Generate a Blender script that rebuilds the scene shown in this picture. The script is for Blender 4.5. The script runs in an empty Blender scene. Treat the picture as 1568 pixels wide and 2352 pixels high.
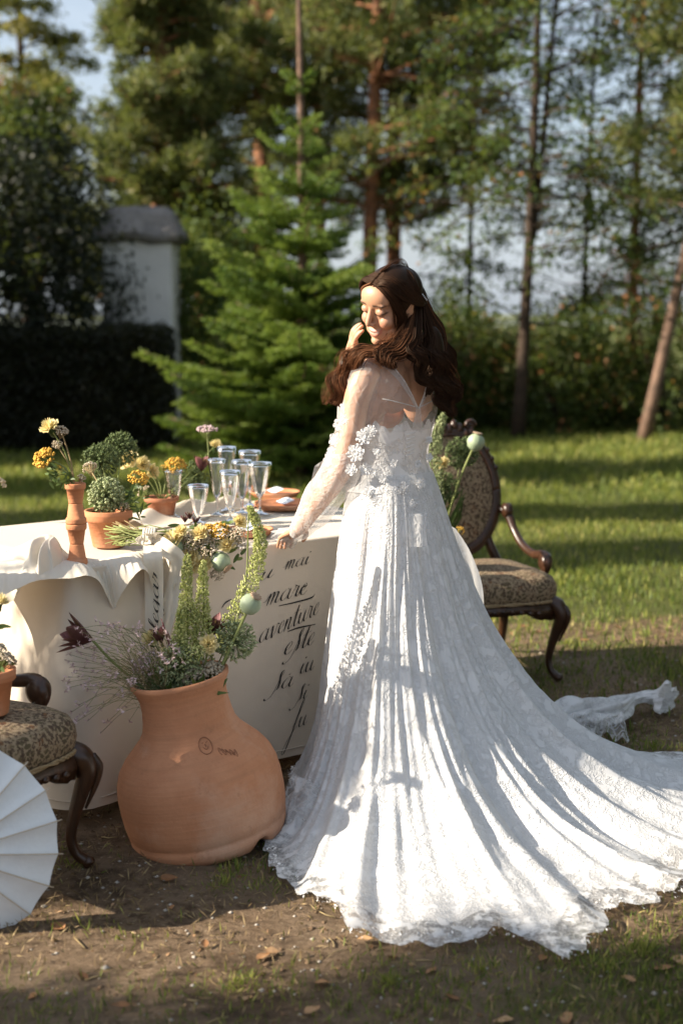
import bpy, math, random
import numpy as np
from mathutils import Vector, Matrix

# ------------------------------------------------------------------ camera, sky, sun
scene = bpy.context.scene
COL = scene.collection
CAM_H = 1.55
PITCH = math.atan(456 / 3267.0)
FPX = 3267.0
cam_data = bpy.data.cameras.new('camera')
cam_data.sensor_fit = 'VERTICAL'
cam_data.sensor_height = 36.0
cam_data.sensor_width = 24.0
cam_data.lens = 50.0
cam_data.clip_start = 0.1
cam_data.clip_end = 3000.0
cam_data.dof.use_dof = True
cam_data.dof.focus_distance = 4.42
cam_data.dof.aperture_fstop = 2.0
camera = bpy.data.objects.new('camera', cam_data)
camera.location = (0, 0, CAM_H)
camera.rotation_euler = (math.radians(90) - PITCH, 0, 0)
COL.objects.link(camera)
scene.camera = camera

SUN_AZ = math.radians(11)      # light travels towards +x, a little away from the camera
SUN_EL = math.radians(27)
SUN_DIR = Vector((math.cos(SUN_AZ) * math.cos(SUN_EL), math.sin(SUN_AZ) * math.cos(SUN_EL), -math.sin(SUN_EL)))
world = bpy.data.worlds.new('World')
scene.world = world
world.use_nodes = True
wn = world.node_tree
wn.nodes.clear()
w_out = wn.nodes.new('ShaderNodeOutputWorld')
w_bg = wn.nodes.new('ShaderNodeBackground')
w_sky = wn.nodes.new('ShaderNodeTexSky')
w_sky.sky_type = 'NISHITA'
w_sky.sun_disc = False
w_sky.sun_elevation = SUN_EL
w_sky.sun_rotation = math.atan2(-SUN_DIR.x, -SUN_DIR.y)
w_sky.air_density = 1.0
w_sky.dust_density = 2.2
w_sky.ozone_density = 1.0
w_bg.inputs['Strength'].default_value = 0.066
# thin high cloud, evenly spread over the whole sky
w_tc = wn.nodes.new('ShaderNodeTexCoord'); w_map = wn.nodes.new('ShaderNodeMapping'); w_map.inputs['Scale'].default_value = (1, 1, 2.6)
w_ns = wn.nodes.new('ShaderNodeTexNoise'); w_ns.inputs['Scale'].default_value = 2.6; w_ns.inputs['Detail'].default_value = 7; w_ns.inputs['Roughness'].default_value = .6
w_rp = wn.nodes.new('ShaderNodeMapRange'); w_rp.inputs['From Min'].default_value = .3; w_rp.inputs['From Max'].default_value = .7; w_rp.inputs['To Min'].default_value = .25; w_rp.inputs['To Max'].default_value = .8
w_mx = wn.nodes.new('ShaderNodeMix'); w_mx.data_type = 'RGBA'; w_mx.inputs[7].default_value = (4.9, 5.5, 6.3, 1)
wn.links.new(w_tc.outputs['Generated'], w_map.inputs[0]); wn.links.new(w_map.outputs[0], w_ns.inputs['Vector']); wn.links.new(w_ns.outputs['Fac'], w_rp.inputs['Value'])
wn.links.new(w_rp.outputs[0], w_mx.inputs[0]); wn.links.new(w_sky.outputs[0], w_mx.inputs[6]); wn.links.new(w_mx.outputs[2], w_bg.inputs[0])
wn.links.new(w_bg.outputs[0], w_out.inputs[0])

sun_data = bpy.data.lights.new('sun', 'SUN')
sun_data.energy = 4.9
sun_data.angle = math.radians(0.53)
sun_data.color = (1.0, 0.89, 0.73)
sun = bpy.data.objects.new('sun', sun_data)
sun.rotation_euler = SUN_DIR.to_track_quat('-Z', 'Y').to_euler()
sun.location = (-20, -8, 12)
COL.objects.link(sun)
scene.view_settings.view_transform = 'Standard'
scene.view_settings.look = 'None'
scene.view_settings.gamma = 1.0
scene.view_settings.use_curve_mapping = False
scene.view_settings.exposure = 1.36

# ------------------------------------------------------------------ helpers
_fw = np.array([0, math.cos(PITCH), -math.sin(PITCH)])
_up = np.array([0, math.sin(PITCH), math.cos(PITCH)])
def ray(px, py):
    return np.array([1.0, 0, 0]) * (px - 784) / FPX + _up * (1176 - py) / FPX + _fw
CAMP = np.array([0, 0, CAM_H])
def at(px, py, d):
    r = ray(px, py); return CAMP + r * (d / r[1])
def onz(px, py, z=0.0):
    r = ray(px, py); return CAMP + r * ((z - CAM_H) / r[2])
def onplane(px, py, p0, n):
    r = ray(px, py); t = np.dot(np.asarray(p0) - CAMP, n) / np.dot(r, n); return CAMP + r * t
def unit(v):
    v = np.asarray(v, float); return v / (np.linalg.norm(v) + 1e-12)
def smooth(x, a, b):
    t = np.clip((x - a) / (b - a), 0, 1); return t * t * (3 - 2 * t)
def wob(x, y, seed=0, oct=4, f=1.0):
    """cheap smooth noise, about -1..1"""
    rs = np.random.RandomState(seed); s = 0; amp = 1.0; tot = 0
    for o in range(oct):
        for k in range(3):
            a = rs.uniform(0, 2 * np.pi); p = rs.uniform(0, 6.28, 2)
            kx, ky = np.cos(a) * f, np.sin(a) * f
            s = s + amp * np.sin(kx * x + ky * y + p[0] + 1.3 * np.sin(0.7 * (ky * x - kx * y) + p[1])); tot += amp * 1.4
        amp *= 0.55; f *= 1.93
    return s / tot
def catmull(pts, n):
    P = np.asarray(pts, float); m = len(P)
    Q = np.vstack([2 * P[0] - P[1], P, 2 * P[-1] - P[-2]])
    out = []
    tt = np.linspace(0, m - 1, n); ii = np.minimum(tt.astype(int), m - 2); u = (tt - ii)[:, None]
    p0, p1, p2, p3 = Q[ii], Q[ii + 1], Q[ii + 2], Q[ii + 3]
    return 0.5 * (2 * p1 + (p2 - p0) * u + (2 * p0 - 5 * p1 + 4 * p2 - p3) * u ** 2 + (3 * p1 - p0 - 3 * p2 + p3) * u ** 3)
def frame(d):
    d = unit(d); r = np.array([0.31, 0.52, 0.79]) if abs(np.dot(d, unit([0.31, .52, .79]))) < 0.9 else np.array([1.0, 0, 0])
    a = unit(np.cross(r, d)); b = np.cross(d, a); return a, b, d

class MB:
    def __init__(self):
        self.v = []; self.q = []; self.t = []; self.c = []; self.n = 0
    def add(self, v, q=None, t=None, c=None):
        v = np.asarray(v, float).reshape(-1, 3)
        if q is not None and len(q): self.q.append(np.asarray(q, int).reshape(-1, 4) + self.n)
        if t is not None and len(t): self.t.append(np.asarray(t, int).reshape(-1, 3) + self.n)
        if c is None: c = np.zeros(len(v))
        self.c.append(np.broadcast_to(np.asarray(c, float), (len(v),)))
        self.v.append(v); self.n += len(v); return self
    def grid(self, P, cu=False, cv=False, c=None):
        P = np.asarray(P, float); nu, nv = P.shape[:2]
        I = np.arange(nu * nv).reshape(nu, nv)
        a = np.vstack([I, I[:1]]) if cu else I
        a = np.hstack([a, a[:, :1]]) if cv else a
        q = np.stack([a[:-1, :-1], a[1:, :-1], a[1:, 1:], a[:-1, 1:]], -1).reshape(-1, 4)
        return self.add(P.reshape(-1, 3), q, c=None if c is None else np.asarray(c).reshape(-1))
    def tubes(self, P, rad, n=5, c=None, cap=True):
        """P (N,M,3), rad scalar / (M,) / (N,M)"""
        P = np.asarray(P, float)
        if P.ndim == 2: P = P[None]
        N, M, _ = P.shape
        rad = np.broadcast_to(np.asarray(rad, float), (N, M))
        T = np.gradient(P, axis=1); T /= (np.linalg.norm(T, axis=2, keepdims=True) + 1e-12)
        ref = np.broadcast_to(unit([0.31, 0.52, 0.79]), T.shape).copy()
        mean = np.abs((T * ref).sum(2)).max(1) > 0.93
        ref[mean] = unit([0.8, -0.55, 0.1])
        A = np.cross(ref, T); A /= (np.linalg.norm(A, axis=2, keepdims=True) + 1e-12)
        B = np.cross(T, A)
        th = np.linspace(0, 2 * np.pi, n, endpoint=False)
        V = P[:, :, None] + rad[:, :, None, None] * (np.cos(th)[:, None] * A[:, :, None] + np.sin(th)[:, None] * B[:, :, None])
        I = np.arange(N * M * n).reshape(N, M, n); J = np.roll(I, -1, 2)
        q = np.stack([I[:, :-1], J[:, :-1], J[:, 1:], I[:, 1:]], -1).reshape(-1, 4)
        t = []
        if cap and n >= 3:
            for k in range(1, n - 1):
                t.append(np.stack([I[:, 0, 0], I[:, 0, k + 1], I[:, 0, k]], -1)); t.append(np.stack([I[:, -1, 0], I[:, -1, k], I[:, -1, k + 1]], -1))
            t = np.concatenate(t)
        cc = None
        if c is not None: cc = np.repeat(np.broadcast_to(np.asarray(c, float).reshape(-1, 1) if np.ndim(c) == 1 else c, (N, M)).reshape(-1), n)
        return self.add(V, q, t, cc)
    def tube(self, pts, rad, n=8, m=None, c=None):
        pts = np.asarray(pts, float)
        if m: 
            r = np.broadcast_to(np.asarray(rad, float), (len(pts),))
            rad = np.interp(np.linspace(0, 1, m), np.linspace(0, 1, len(pts)), r); pts = catmull(pts, m)
        return self.tubes(pts[None], rad, n, None if c is None else np.full((1, len(pts)), c))
    def lathe(self, prof, n=32, loc=(0, 0, 0), R=None, c=None, jit=None):
        prof = np.asarray(prof, float); th = np.linspace(0, 2 * np.pi, n, endpoint=False)
        r = prof[:, 0][:, None]; 
        if jit is not None: r = r + jit(th[None, :], prof[:, 1][:, None])
        V = np.stack([r * np.cos(th), r * np.sin(th), np.broadcast_to(prof[:, 1][:, None], (len(prof), n))], -1)
        if R is not None: V = V @ np.asarray(R).T
        return self.grid(V + np.asarray(loc, float), cv=True, c=c)
    def ell(self, cen, rad, nu=16, nv=10, R=None, c=None):
        ph = np.linspace(-np.pi / 2, np.pi / 2, nv); th = np.linspace(0, 2 * np.pi, nu, endpoint=False)
        V = np.stack([np.cos(ph)[:, None] * np.cos(th), np.cos(ph)[:, None] * np.sin(th), np.repeat(np.sin(ph)[:, None], nu, 1)], -1) * np.asarray(rad, float)
        if R is not None: V = V @ np.asarray(R).T
        return self.grid(V + np.asarray(cen, float), cv=True, c=None if c is None else np.full((nv, nu), c))
    def blobs(self, C, r, c=None, sq=1.0):
        """many small octahedron-like beads"""
        C = np.asarray(C, float); N = len(C); r = np.broadcast_to(np.asarray(r, float), (N,))
        o = np.array([[1, 0, 0], [0, 1, 0], [-1, 0, 0], [0, -1, 0], [0, 0, sq], [0, 0, -sq]], float)
        V = C[:, None] + r[:, None, None] * o
        t = np.array([[0, 1, 4], [1, 2, 4], [2, 3, 4], [3, 0, 4], [1, 0, 5], [2, 1, 5], [3, 2, 5], [0, 3, 5]])
        T = (np.arange(N) * 6)[:, None, None] + t
        return self.add(V, None, T.reshape(-1, 3), None if c is None else np.repeat(np.broadcast_to(c, (N,)), 6))
    def leaves(self, C, D, Nn, L, W, c=None, fold=0.0):
        """diamond leaves: base C, direction D, width axis from Nn"""
        C = np.asarray(C, float); D = np.asarray(D, float); N = len(C)
        D = D / (np.linalg.norm(D, axis=1, keepdims=True) + 1e-9)
        S = np.cross(D, Nn); S /= (np.linalg.norm(S, axis=1, keepdims=True) + 1e-9)
        U = np.cross(S, D)
        L = np.broadcast_to(np.asarray(L, float), (N,))[:, None]; W = np.broadcast_to(np.asarray(W, float), (N,))[:, None]
        V = np.stack([C, C + D * L * .45 + S * W * .5 + U * W * fold, C + D * L, C + D * L * .45 - S * W * .5 + U * W * fold], 1)
        return self.add(V, np.arange(4 * N).reshape(N, 4), None, None if c is None else np.repeat(np.broadcast_to(c, (N,)), 4))
    def box(self, cen, size, R=None, c=None):
        s = np.array([[x, y, z] for x in (-.5, .5) for y in (-.5, .5) for z in (-.5, .5)]) * np.asarray(size, float)
        if R is not None: s = s @ np.asarray(R).T
        return self.add(s + np.asarray(cen, float), [[0, 1, 3, 2], [4, 6, 7, 5], [0, 4, 5, 1], [2, 3, 7, 6], [0, 2, 6, 4], [1, 5, 7, 3]], c=None if c is None else np.full(8, c))
    def mesh(self, name, off=(0, 0, 0), smooth_=True):
        me = bpy.data.meshes.new(name)
        V = (np.concatenate(self.v) if self.v else np.zeros((0, 3))) - np.asarray(off, float)
        Q = np.concatenate(self.q) if self.q else np.zeros((0, 4), int)
        T = np.concatenate(self.t) if self.t else np.zeros((0, 3), int)
        me.vertices.add(len(V)); me.vertices.foreach_set('co', V.astype(np.float32).reshape(-1))
        loops = np.concatenate([Q.reshape(-1), T.reshape(-1)]).astype(np.int32)
        starts = np.concatenate([np.arange(len(Q)) * 4, len(Q) * 4 + np.arange(len(T)) * 3]).astype(np.int32)
        me.loops.add(len(loops)); me.loops.foreach_set('vertex_index', loops)
        me.polygons.add(len(starts)); me.polygons.foreach_set('loop_start', starts)
        me.polygons.foreach_set('use_smooth', np.full(len(starts), smooth_, dtype=bool))
        at_ = me.attributes.new('tint', 'FLOAT', 'POINT')
        at_.data.foreach_set('value', np.concatenate(self.c).astype(np.float32))
        me.update(calc_edges=True); me.validate()
        return me
    def obj(self, name, mat, parent=None, local=False, smooth_=True, **tags):
        off = (0, 0, 0) if (parent is None or local) else OFF(parent)
        o = bpy.data.objects.new(name, self.mesh(name, off, smooth_))
        o.data.materials.append(mat); COL.objects.link(o)
        if parent is not None: o.parent = parent
        tag(o, **tags); return o
def OFF(o):
    p = np.zeros(3)
    while o is not None:
        p = p + np.array(o.location); o = o.parent
    return p
def tag(o, label=None, cat=None, group=None, kind=None):
    if label: o['label'] = label
    if cat: o['category'] = cat
    if group: o['group'] = group
    if kind: o['kind'] = kind
    return o
def thing(name, label, cat, loc=(0, 0, 0), rotz=0, group=None):
    o = bpy.data.objects.new(name, None); COL.objects.link(o)
    o.empty_display_size = 0.05
    o.location = [float(x) for x in loc]; o.rotation_euler = (0, 0, rotz)
    return tag(o, label, cat, group)
def copy_tree(o, parent=None):
    c = o.copy(); COL.objects.link(c); c.parent = parent
    for ch in list(o.children): copy_tree(ch, c)
    return c

# ------------------------------------------------------------------ materials
def new_mat(name):
    m = bpy.data.materials.new(name); m.use_nodes = True
    nt = m.node_tree; nt.nodes.clear()
    out = nt.nodes.new('ShaderNodeOutputMaterial'); b = nt.nodes.new('ShaderNodeBsdfPrincipled')
    nt.links.new(b.outputs[0], out.inputs[0])
    return m, nt, b, out
def N(nt, t, **kw):
    n = nt.nodes.new(t)
    for k, v in kw.items():
        if k in n.inputs: n.inputs[k].default_value = v
        else: setattr(n, k, v)
    return n
def rgb(c): return (c[0], c[1], c[2], 1.0)
def coords(nt, kind='Object'):
    return nt.nodes.new('ShaderNodeTexCoord').outputs[kind]
def noise(nt, vec, scale, detail=4, rough=.6, dist=0.0):
    n = N(nt, 'ShaderNodeTexNoise'); n.inputs['Scale'].default_value = scale; n.inputs['Detail'].default_value = detail
    n.inputs['Roughness'].default_value = rough; n.inputs['Distortion'].default_value = dist
    nt.links.new(vec, n.inputs['Vector']); return n.outputs['Fac']
def ramp(nt, fac, stops):
    r = nt.nodes.new('ShaderNodeValToRGB'); cr = r.color_ramp
    while len(cr.elements) < len(stops): cr.elements.new(0.5)
    for e, (p, c) in zip(cr.elements, stops):
        e.position = p; e.color = rgb(c) if len(c) == 3 else c
    nt.links.new(fac, r.inputs[0]); return r.outputs[0]
def mixc(nt, fac, a, b, mode='MIX'):
    m = nt.nodes.new('ShaderNodeMix'); m.data_type = 'RGBA'; m.blend_type = mode
    for s, v in ((m.inputs[0], fac), (m.inputs[6], a), (m.inputs[7], b)):
        if hasattr(v, 'is_linked'): nt.links.new(v, s)
        elif isinstance(v, (int, float)): s.default_value = v
        else: s.default_value = rgb(v)
    return m.outputs[2]
def bump(nt, b, h, strength=.3, dist=.01):
    n = nt.nodes.new('ShaderNodeBump'); n.inputs['Strength'].default_value = strength; n.inputs['Distance'].default_value = dist
    nt.links.new(h, n.inputs['Height']); nt.links.new(n.outputs[0], b.inputs['Normal']); return n
def plain(name, c1, c2=None, scale=8, rough=.6, bs=.2, bscale=60, bdist=.004, spec=.4, detail=5, metal=0.0):
    m, nt, b, out = new_mat(name); v = coords(nt)
    f = noise(nt, v, scale, detail)
    nt.links.new(ramp(nt, f, [(.3, c1), (.7, c2 if c2 else tuple(x * .8 for x in c1))]), b.inputs['Base Color'])
    b.inputs['Roughness'].default_value = rough; b.inputs['Specular IOR Level'].default_value = spec; b.inputs['Metallic'].default_value = metal
    if bs: bump(nt, b, noise(nt, v, bscale, 3), bs, bdist)
    return m
def leafy(name, stops, trans=.35, rough=.55, big=1.2):
    """foliage: leaf-to-leaf colour from the 'tint' attribute, slow drift by position, translucent"""
    m, nt, b, out = new_mat(name)
    a = nt.nodes.new('ShaderNodeAttribute'); a.attribute_name = 'tint'
    f2 = noise(nt, coords(nt), big, 2)
    mm = nt.nodes.new('ShaderNodeMath'); mm.operation = 'MULTIPLY_ADD'; nt.links.new(f2, mm.inputs[0]); mm.inputs[1].default_value = .5; 
    s = nt.nodes.new('ShaderNodeMath'); s.operation = 'SUBTRACT'; nt.links.new(a.outputs['Fac'], s.inputs[0]); s.inputs[1].default_value = .25
    nt.links.new(s.outputs[0], mm.inputs[2])
    col = ramp(nt, mm.outputs[0], stops)
    nt.links.new(col, b.inputs['Base Color']); b.inputs['Roughness'].default_value = rough; b.inputs['Specular IOR Level'].default_value = .3
    if trans:
        tr = nt.nodes.new('ShaderNodeBsdfTranslucent'); mx = nt.nodes.new('ShaderNodeMixShader'); mx.inputs[0].default_value = trans
        nt.links.new(mixc(nt, .35, col, (.30, .34, .04)), tr.inputs[0])
        nt.links.new(b.outputs[0], mx.inputs[1]); nt.links.new(tr.outputs[0], mx.inputs[2]); nt.links.new(mx.outputs[0], out.inputs[0])
    return m

M = {}
# foliage
M['pine'] = leafy('pine_needles', [(.0, (.030, .048, .016)), (.45, (.095, .125, .040)), (.8, (.19, .205, .068)), (1, (.26, .22, .09))], .38)
M['spruce'] = leafy('spruce_needles', [(.0, (.022, .052, .012)), (.4, (.085, .155, .024)), (.8, (.18, .26, .042)), (1, (.26, .32, .08))], .38)
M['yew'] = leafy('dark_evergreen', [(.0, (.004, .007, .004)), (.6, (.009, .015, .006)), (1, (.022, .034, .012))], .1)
M['decid'] = leafy('deciduous_leaves', [(.0, (.022, .045, .012)), (.5, (.055, .095, .022)), (.88, (.11, .15, .03)), (1, (.30, .13, .05))], .4)
M['yellowleaf'] = leafy('yellowing_leaves', [(.0, (.06, .08, .02)), (.5, (.15, .16, .04)), (1, (.32, .25, .07))], .45)
M['shrub'] = leafy('shrub_leaves', [(.0, (.020, .038, .012)), (.5, (.060, .092, .022)), (.74, (.11, .145, .032)), (.82, (.34, .15, .06)), (1, (.42, .18, .08))], .4)
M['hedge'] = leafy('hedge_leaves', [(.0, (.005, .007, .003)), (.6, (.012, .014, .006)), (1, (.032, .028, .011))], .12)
M['bark_pine'] = plain('pine_bark', (.36, .155, .075), (.07, .045, .034), 7, .9, .8, 14, .03, .2)
M['bark'] = plain('grey_bark', (.075, .050, .036), (.030, .023, .018), 6, .9, .8, 18, .02, .2)
M['bark_pale'] = plain('pale_bark', (.22, .14, .10), (.09, .06, .045), 9, .85, .6, 20, .02, .2)
# ground
m, nt, b, out = new_mat('ground_soil_and_turf'); M['ground'] = m
v = coords(nt)
dirt = mixc(nt, noise(nt, v, 3.2, 5), (.15, .098, .06), (.34, .24, .155))
dirt = mixc(nt, ramp(nt, noise(nt, v, 26, 6), [(.42, (0, 0, 0)), (.62, (1, 1, 1))]), dirt, (.115, .074, .044))
dirt = mixc(nt, ramp(nt, noise(nt, v, 70, 5), [(.60, (0, 0, 0)), (.72, (1, 1, 1))]), dirt, (.48, .37, .25))
dirt = mixc(nt, ramp(nt, noise(nt, v, .9, 4, .6), [(.40, (0, 0, 0)), (.62, (.8, .8, .8))]), dirt, (.30, .22, .15))
dirt = mixc(nt, ramp(nt, noise(nt, v, 2.2, 6, .7), [(.54, (0, 0, 0)), (.66, (.75, .75, .75))]), dirt, (.075, .052, .034))
turf = mixc(nt, noise(nt, v, 5, 5), (.06, .085, .022), (.16, .155, .05))
a = nt.nodes.new('ShaderNodeAttribute'); a.attribute_name = 'tint'
ad = nt.nodes.new('ShaderNodeMath'); ad.operation = 'ADD'; nt.links.new(a.outputs['Fac'], ad.inputs[0])
sb = nt.nodes.new('ShaderNodeMath'); sb.operation = 'MULTIPLY_ADD'; nt.links.new(noise(nt, v, 1.7, 6, .7), sb.inputs[0]); sb.inputs[1].default_value = 1.2; sb.inputs[2].default_value = -.6
nt.links.new(sb.outputs[0], ad.inputs[1])
nt.links.new(mixc(nt, ramp(nt, ad.outputs[0], [(.40, (0, 0, 0)), (.60, (1, 1, 1))]), dirt, turf), b.inputs['Base Color'])
b.inputs['Roughness'].default_value = .95; b.inputs['Specular IOR Level'].default_value = .15
bump(nt, b, noise(nt, v, 38, 9, .75), 1.0, .035)
M['grass'] = leafy('grass_blades', [(.0, (.030, .055, .012)), (.4, (.11, .155, .028)), (.75, (.27, .28, .060)), (1, (.48, .40, .15))], .4, .6, .8)
M['dry'] = leafy('dry_grass', [(.0, (.10, .065, .03)), (.5, (.26, .18, .09)), (1, (.45, .34, .18))], .2, .7, 2)
M['litter'] = leafy('leaf_litter', [(.0, (.06, .035, .02)), (.45, (.16, .085, .04)), (.8, (.32, .19, .10)), (1, (.46, .33, .2))], .1, .7, 3)
M['fallen'] = leafy('fallen_leaf', [(.0, (.16, .07, .03)), (.5, (.32, .16, .07)), (1, (.5, .33, .18))], .1, .6, 3)
M['clod'] = plain('soil_clod', (.20, .135, .085), (.11, .072, .045), 30, .95, .4, 120, .004, .1)
M['pebble'] = plain('pebble', (.42, .38, .33), (.28, .25, .21), 20, .8, .2)
# terracotta
def terra(name, c1, c2, rings=True, rough=.75):
    m, nt, b, out = new_mat(name); v = coords(nt)
    col = mixc(nt, ramp(nt, noise(nt, v, 9, 6, .65), [(.35, (0, 0, 0)), (.7, (1, 1, 1))]), c1, c2)
    mp = nt.nodes.new('ShaderNodeMapping'); mp.inputs['Scale'].default_value = (1.5, 1.5, 38); nt.links.new(v, mp.inputs[0])
    ring = noise(nt, mp.outputs[0], 3.0, 3, .5)
    col = mixc(nt, ramp(nt, ring, [(.45, (0, 0, 0)), (.75, (.5, .5, .5))]), col, tuple(x * .72 for x in c1))
    col = mixc(nt, ramp(nt, noise(nt, v, 3.1, 5, .6), [(.50, (0, 0, 0)), (.72, (.6, .6, .6))]), col, (.62, .45, .34))
    col = mixc(nt, ramp(nt, noise(nt, v, 14, 7, .75), [(.58, (0, 0, 0)), (.70, (.5, .5, .5))]), col, tuple(x * .55 for x in c1))
    nt.links.new(col, b.inputs['Base Color']); b.inputs['Roughness'].default_value = rough; b.inputs['Specular IOR Level'].default_value = .25
    h = nt.nodes.new('ShaderNodeMath'); h.operation = 'ADD'; nt.links.new(ring, h.inputs[0]); nt.links.new(noise(nt, v, 90, 4), h.inputs[1])
    bump(nt, b, h.outputs[0], .35, .004); return m
M['terra'] = terra('terracotta', (.56, .235, .115), (.50, .20, .095))
M['terra_big'] = terra('weathered_terracotta', (.50, .235, .125), (.42, .18, .09))
M['stamp'] = plain('dark_pressed_clay', (.27, .12, .066), (.22, .095, .05), 30, .85, .2)
M['terra_dark'] = terra('dark_terracotta', (.36, .15, .08), (.28, .11, .06))
# cloth
def cloth(name, c1, c2, weave=520, trans=.12, bs=.25, wr=6):
    m, nt, b, out = new_mat(name); v = coords(nt)
    nt.links.new(mixc(nt, noise(nt, v, 4, 4), c1, c2), b.inputs['Base Color'])
    b.inputs['Roughness'].default_value = .85; b.inputs['Specular IOR Level'].default_value = .15
    b.inputs['Sheen Weight'].default_value = .2
    h = nt.nodes.new('ShaderNodeMath'); h.operation = 'ADD'; nt.links.new(noise(nt, v, weave, 2), h.inputs[0])
    h2 = nt.nodes.new('ShaderNodeMath'); h2.operation = 'MULTIPLY'; h2.inputs[1].default_value = 3; nt.links.new(noise(nt, v, wr, 4, .6, .6), h2.inputs[0]); nt.links.new(h2.outputs[0], h.inputs[1])
    bump(nt, b, h.outputs[0], bs, .006)
    if trans:
        tr = nt.nodes.new('ShaderNodeBsdfTranslucent'); tr.inputs[0].default_value = rgb(c1); mx = nt.nodes.new('ShaderNodeMixShader'); mx.inputs[0].default_value = trans
        nt.links.new(b.outputs[0], mx.inputs[1]); nt.links.new(tr.outputs[0], mx.inputs[2]); nt.links.new(mx.outputs[0], out.inputs[0])
    return m
M['linen'] = cloth('cream_linen', (.70, .61, .50), (.63, .545, .445))
M['ivory'] = cloth('ivory_cloth', (.76, .70, .60), (.71, .65, .555), trans=.2)
M['satin'] = cloth('white_lining', (.80, .80, .805), (.77, .77, .78), 300, .25, .12, 9)
def lace(name, base_alpha, motif_alpha, scale=38, dens=.5, hem=None):
    """white lace: floral motifs on a fine net; the net lets light through"""
    m, nt, b, out = new_mat(name); v = coords(nt)
    dn = nt.nodes.new('ShaderNodeTexNoise'); dn.inputs['Scale'].default_value = scale * .35; dn.inputs['Detail'].default_value = 3; nt.links.new(v, dn.inputs['Vector'])
    dv = nt.nodes.new('ShaderNodeVectorMath'); dv.operation = 'SCALE'; dv.inputs['Scale'].default_value = 2.2 / scale; nt.links.new(dn.outputs['Color'], dv.inputs[0])
    av = nt.nodes.new('ShaderNodeVectorMath'); av.operation = 'ADD'; nt.links.new(v, av.inputs[0]); nt.links.new(dv.outputs[0], av.inputs[1])
    vo = nt.nodes.new('ShaderNodeTexVoronoi'); vo.feature = 'DISTANCE_TO_EDGE'; vo.inputs['Scale'].default_value = scale; nt.links.new(av.outputs[0], vo.inputs['Vector'])
    lines = ramp(nt, vo.outputs['Distance'], [(.03, (1, 1, 1)), (.14, (0, 0, 0))])
    patch = ramp(nt, noise(nt, av.outputs[0], scale * .30, 5, .65), [(dens - .04, (0, 0, 0)), (dens + .05, (1, 1, 1))])
    mot = nt.nodes.new('ShaderNodeMath'); mot.operation = 'MAXIMUM'; nt.links.new(patch, mot.inputs[0])
    l2 = nt.nodes.new('ShaderNodeMath'); l2.operation = 'MULTIPLY'; l2.inputs[1].default_value = .5; nt.links.new(lines, l2.inputs[0]); nt.links.new(l2.outputs[0], mot.inputs[1])
    al = nt.nodes.new('ShaderNodeMapRange'); al.inputs['To Min'].default_value = base_alpha; al.inputs['To Max'].default_value = motif_alpha; nt.links.new(mot.outputs[0], al.inputs['Value'])
    alpha = al.outputs[0]
    if hem is not None:           # towards the hem (tint = 1) the net gets more open
        at_ = nt.nodes.new('ShaderNodeAttribute'); at_.attribute_name = 'tint'
        mr = nt.nodes.new('ShaderNodeMapRange'); mr.inputs['To Min'].default_value = base_alpha; mr.inputs['To Max'].default_value = hem; nt.links.new(at_.outputs['Fac'], mr.inputs['Value'])
        nt.links.new(mr.outputs[0], al.inputs['To Min'])
    b.inputs['Base Color'].default_value = (.81, .81, .815, 1); b.inputs['Roughness'].default_value = .7; b.inputs['Specular IOR Level'].default_value = .25
    bump(nt, b, mot.outputs[0], .7, .006)
    tl = nt.nodes.new('ShaderNodeBsdfTranslucent'); tl.inputs[0].default_value = (.74, .73, .72, 1)
    m1 = nt.nodes.new('ShaderNodeMixShader'); m1.inputs[0].default_value = .32; nt.links.new(b.outputs[0], m1.inputs[1]); nt.links.new(tl.outputs[0], m1.inputs[2])
    tp = nt.nodes.new('ShaderNodeBsdfTransparent'); m2 = nt.nodes.new('ShaderNodeMixShader'); nt.links.new(alpha, m2.inputs[0]); nt.links.new(tp.outputs[0], m2.inputs[1]); nt.links.new(m1.outputs[0], m2.inputs[2])
    nt.links.new(m2.outputs[0], out.inputs[0]); return m
M['lace'] = lace('skirt_lace', .945, .985, 75, .50, hem=.36)
M['lace_bodice'] = lace('bodice_lace', .72, 1.0, 60, .47)
M['lace_sheer'] = lace('sheer_lace', .22, .80, 40, .54)
M['tulle'] = lace('tulle', .20, .28, 30, .56)
M['tulle_dense'] = lace('gathered_tulle', .34, .50, 30, .55)
m, nt, b, out = new_mat('white_applique'); M['applique'] = m
b.inputs['Base Color'].default_value = (.82, .81, .80, 1); b.inputs['Roughness'].default_value = .75
bump(nt, b, noise(nt, coords(nt), 260, 3), .25, .002)
# skin (colour from 'skin' vertex colours)
m, nt, b, out = new_mat('skin'); M['skin'] = m
a = nt.nodes.new('ShaderNodeAttribute'); a.attribute_name = 'skin'
nt.links.new(mixc(nt, noise(nt, coords(nt), 60, 4), a.outputs['Color'], mixc(nt, 1.0, a.outputs['Color'], (.93, .90, .88), 'MULTIPLY')), b.inputs['Base Color'])
b.inputs['Roughness'].default_value = .48; b.inputs['Subsurface Weight'].default_value = .12; b.inputs['Subsurface Radius'].default_value = (.02, .008, .004); b.inputs['Subsurface Scale'].default_value = .3
# hair
m, nt, b, out = new_mat('brown_hair'); M['hair'] = m
a = nt.nodes.new('ShaderNodeAttribute'); a.attribute_name = 'tint'
nt.links.new(ramp(nt, a.outputs['Fac'], [(0, (.012, .007, .005)), (.5, (.040, .018, .010)), (1, (.24, .098, .044))]), b.inputs['Base Color'])  # lightest stop stands in for sunlight on the strands
b.inputs['Roughness'].default_value = .48; b.inputs['Specular IOR Level'].default_value = .22; b.inputs['Specular Tint'].default_value = (.9, .6, .4, 1)
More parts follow.
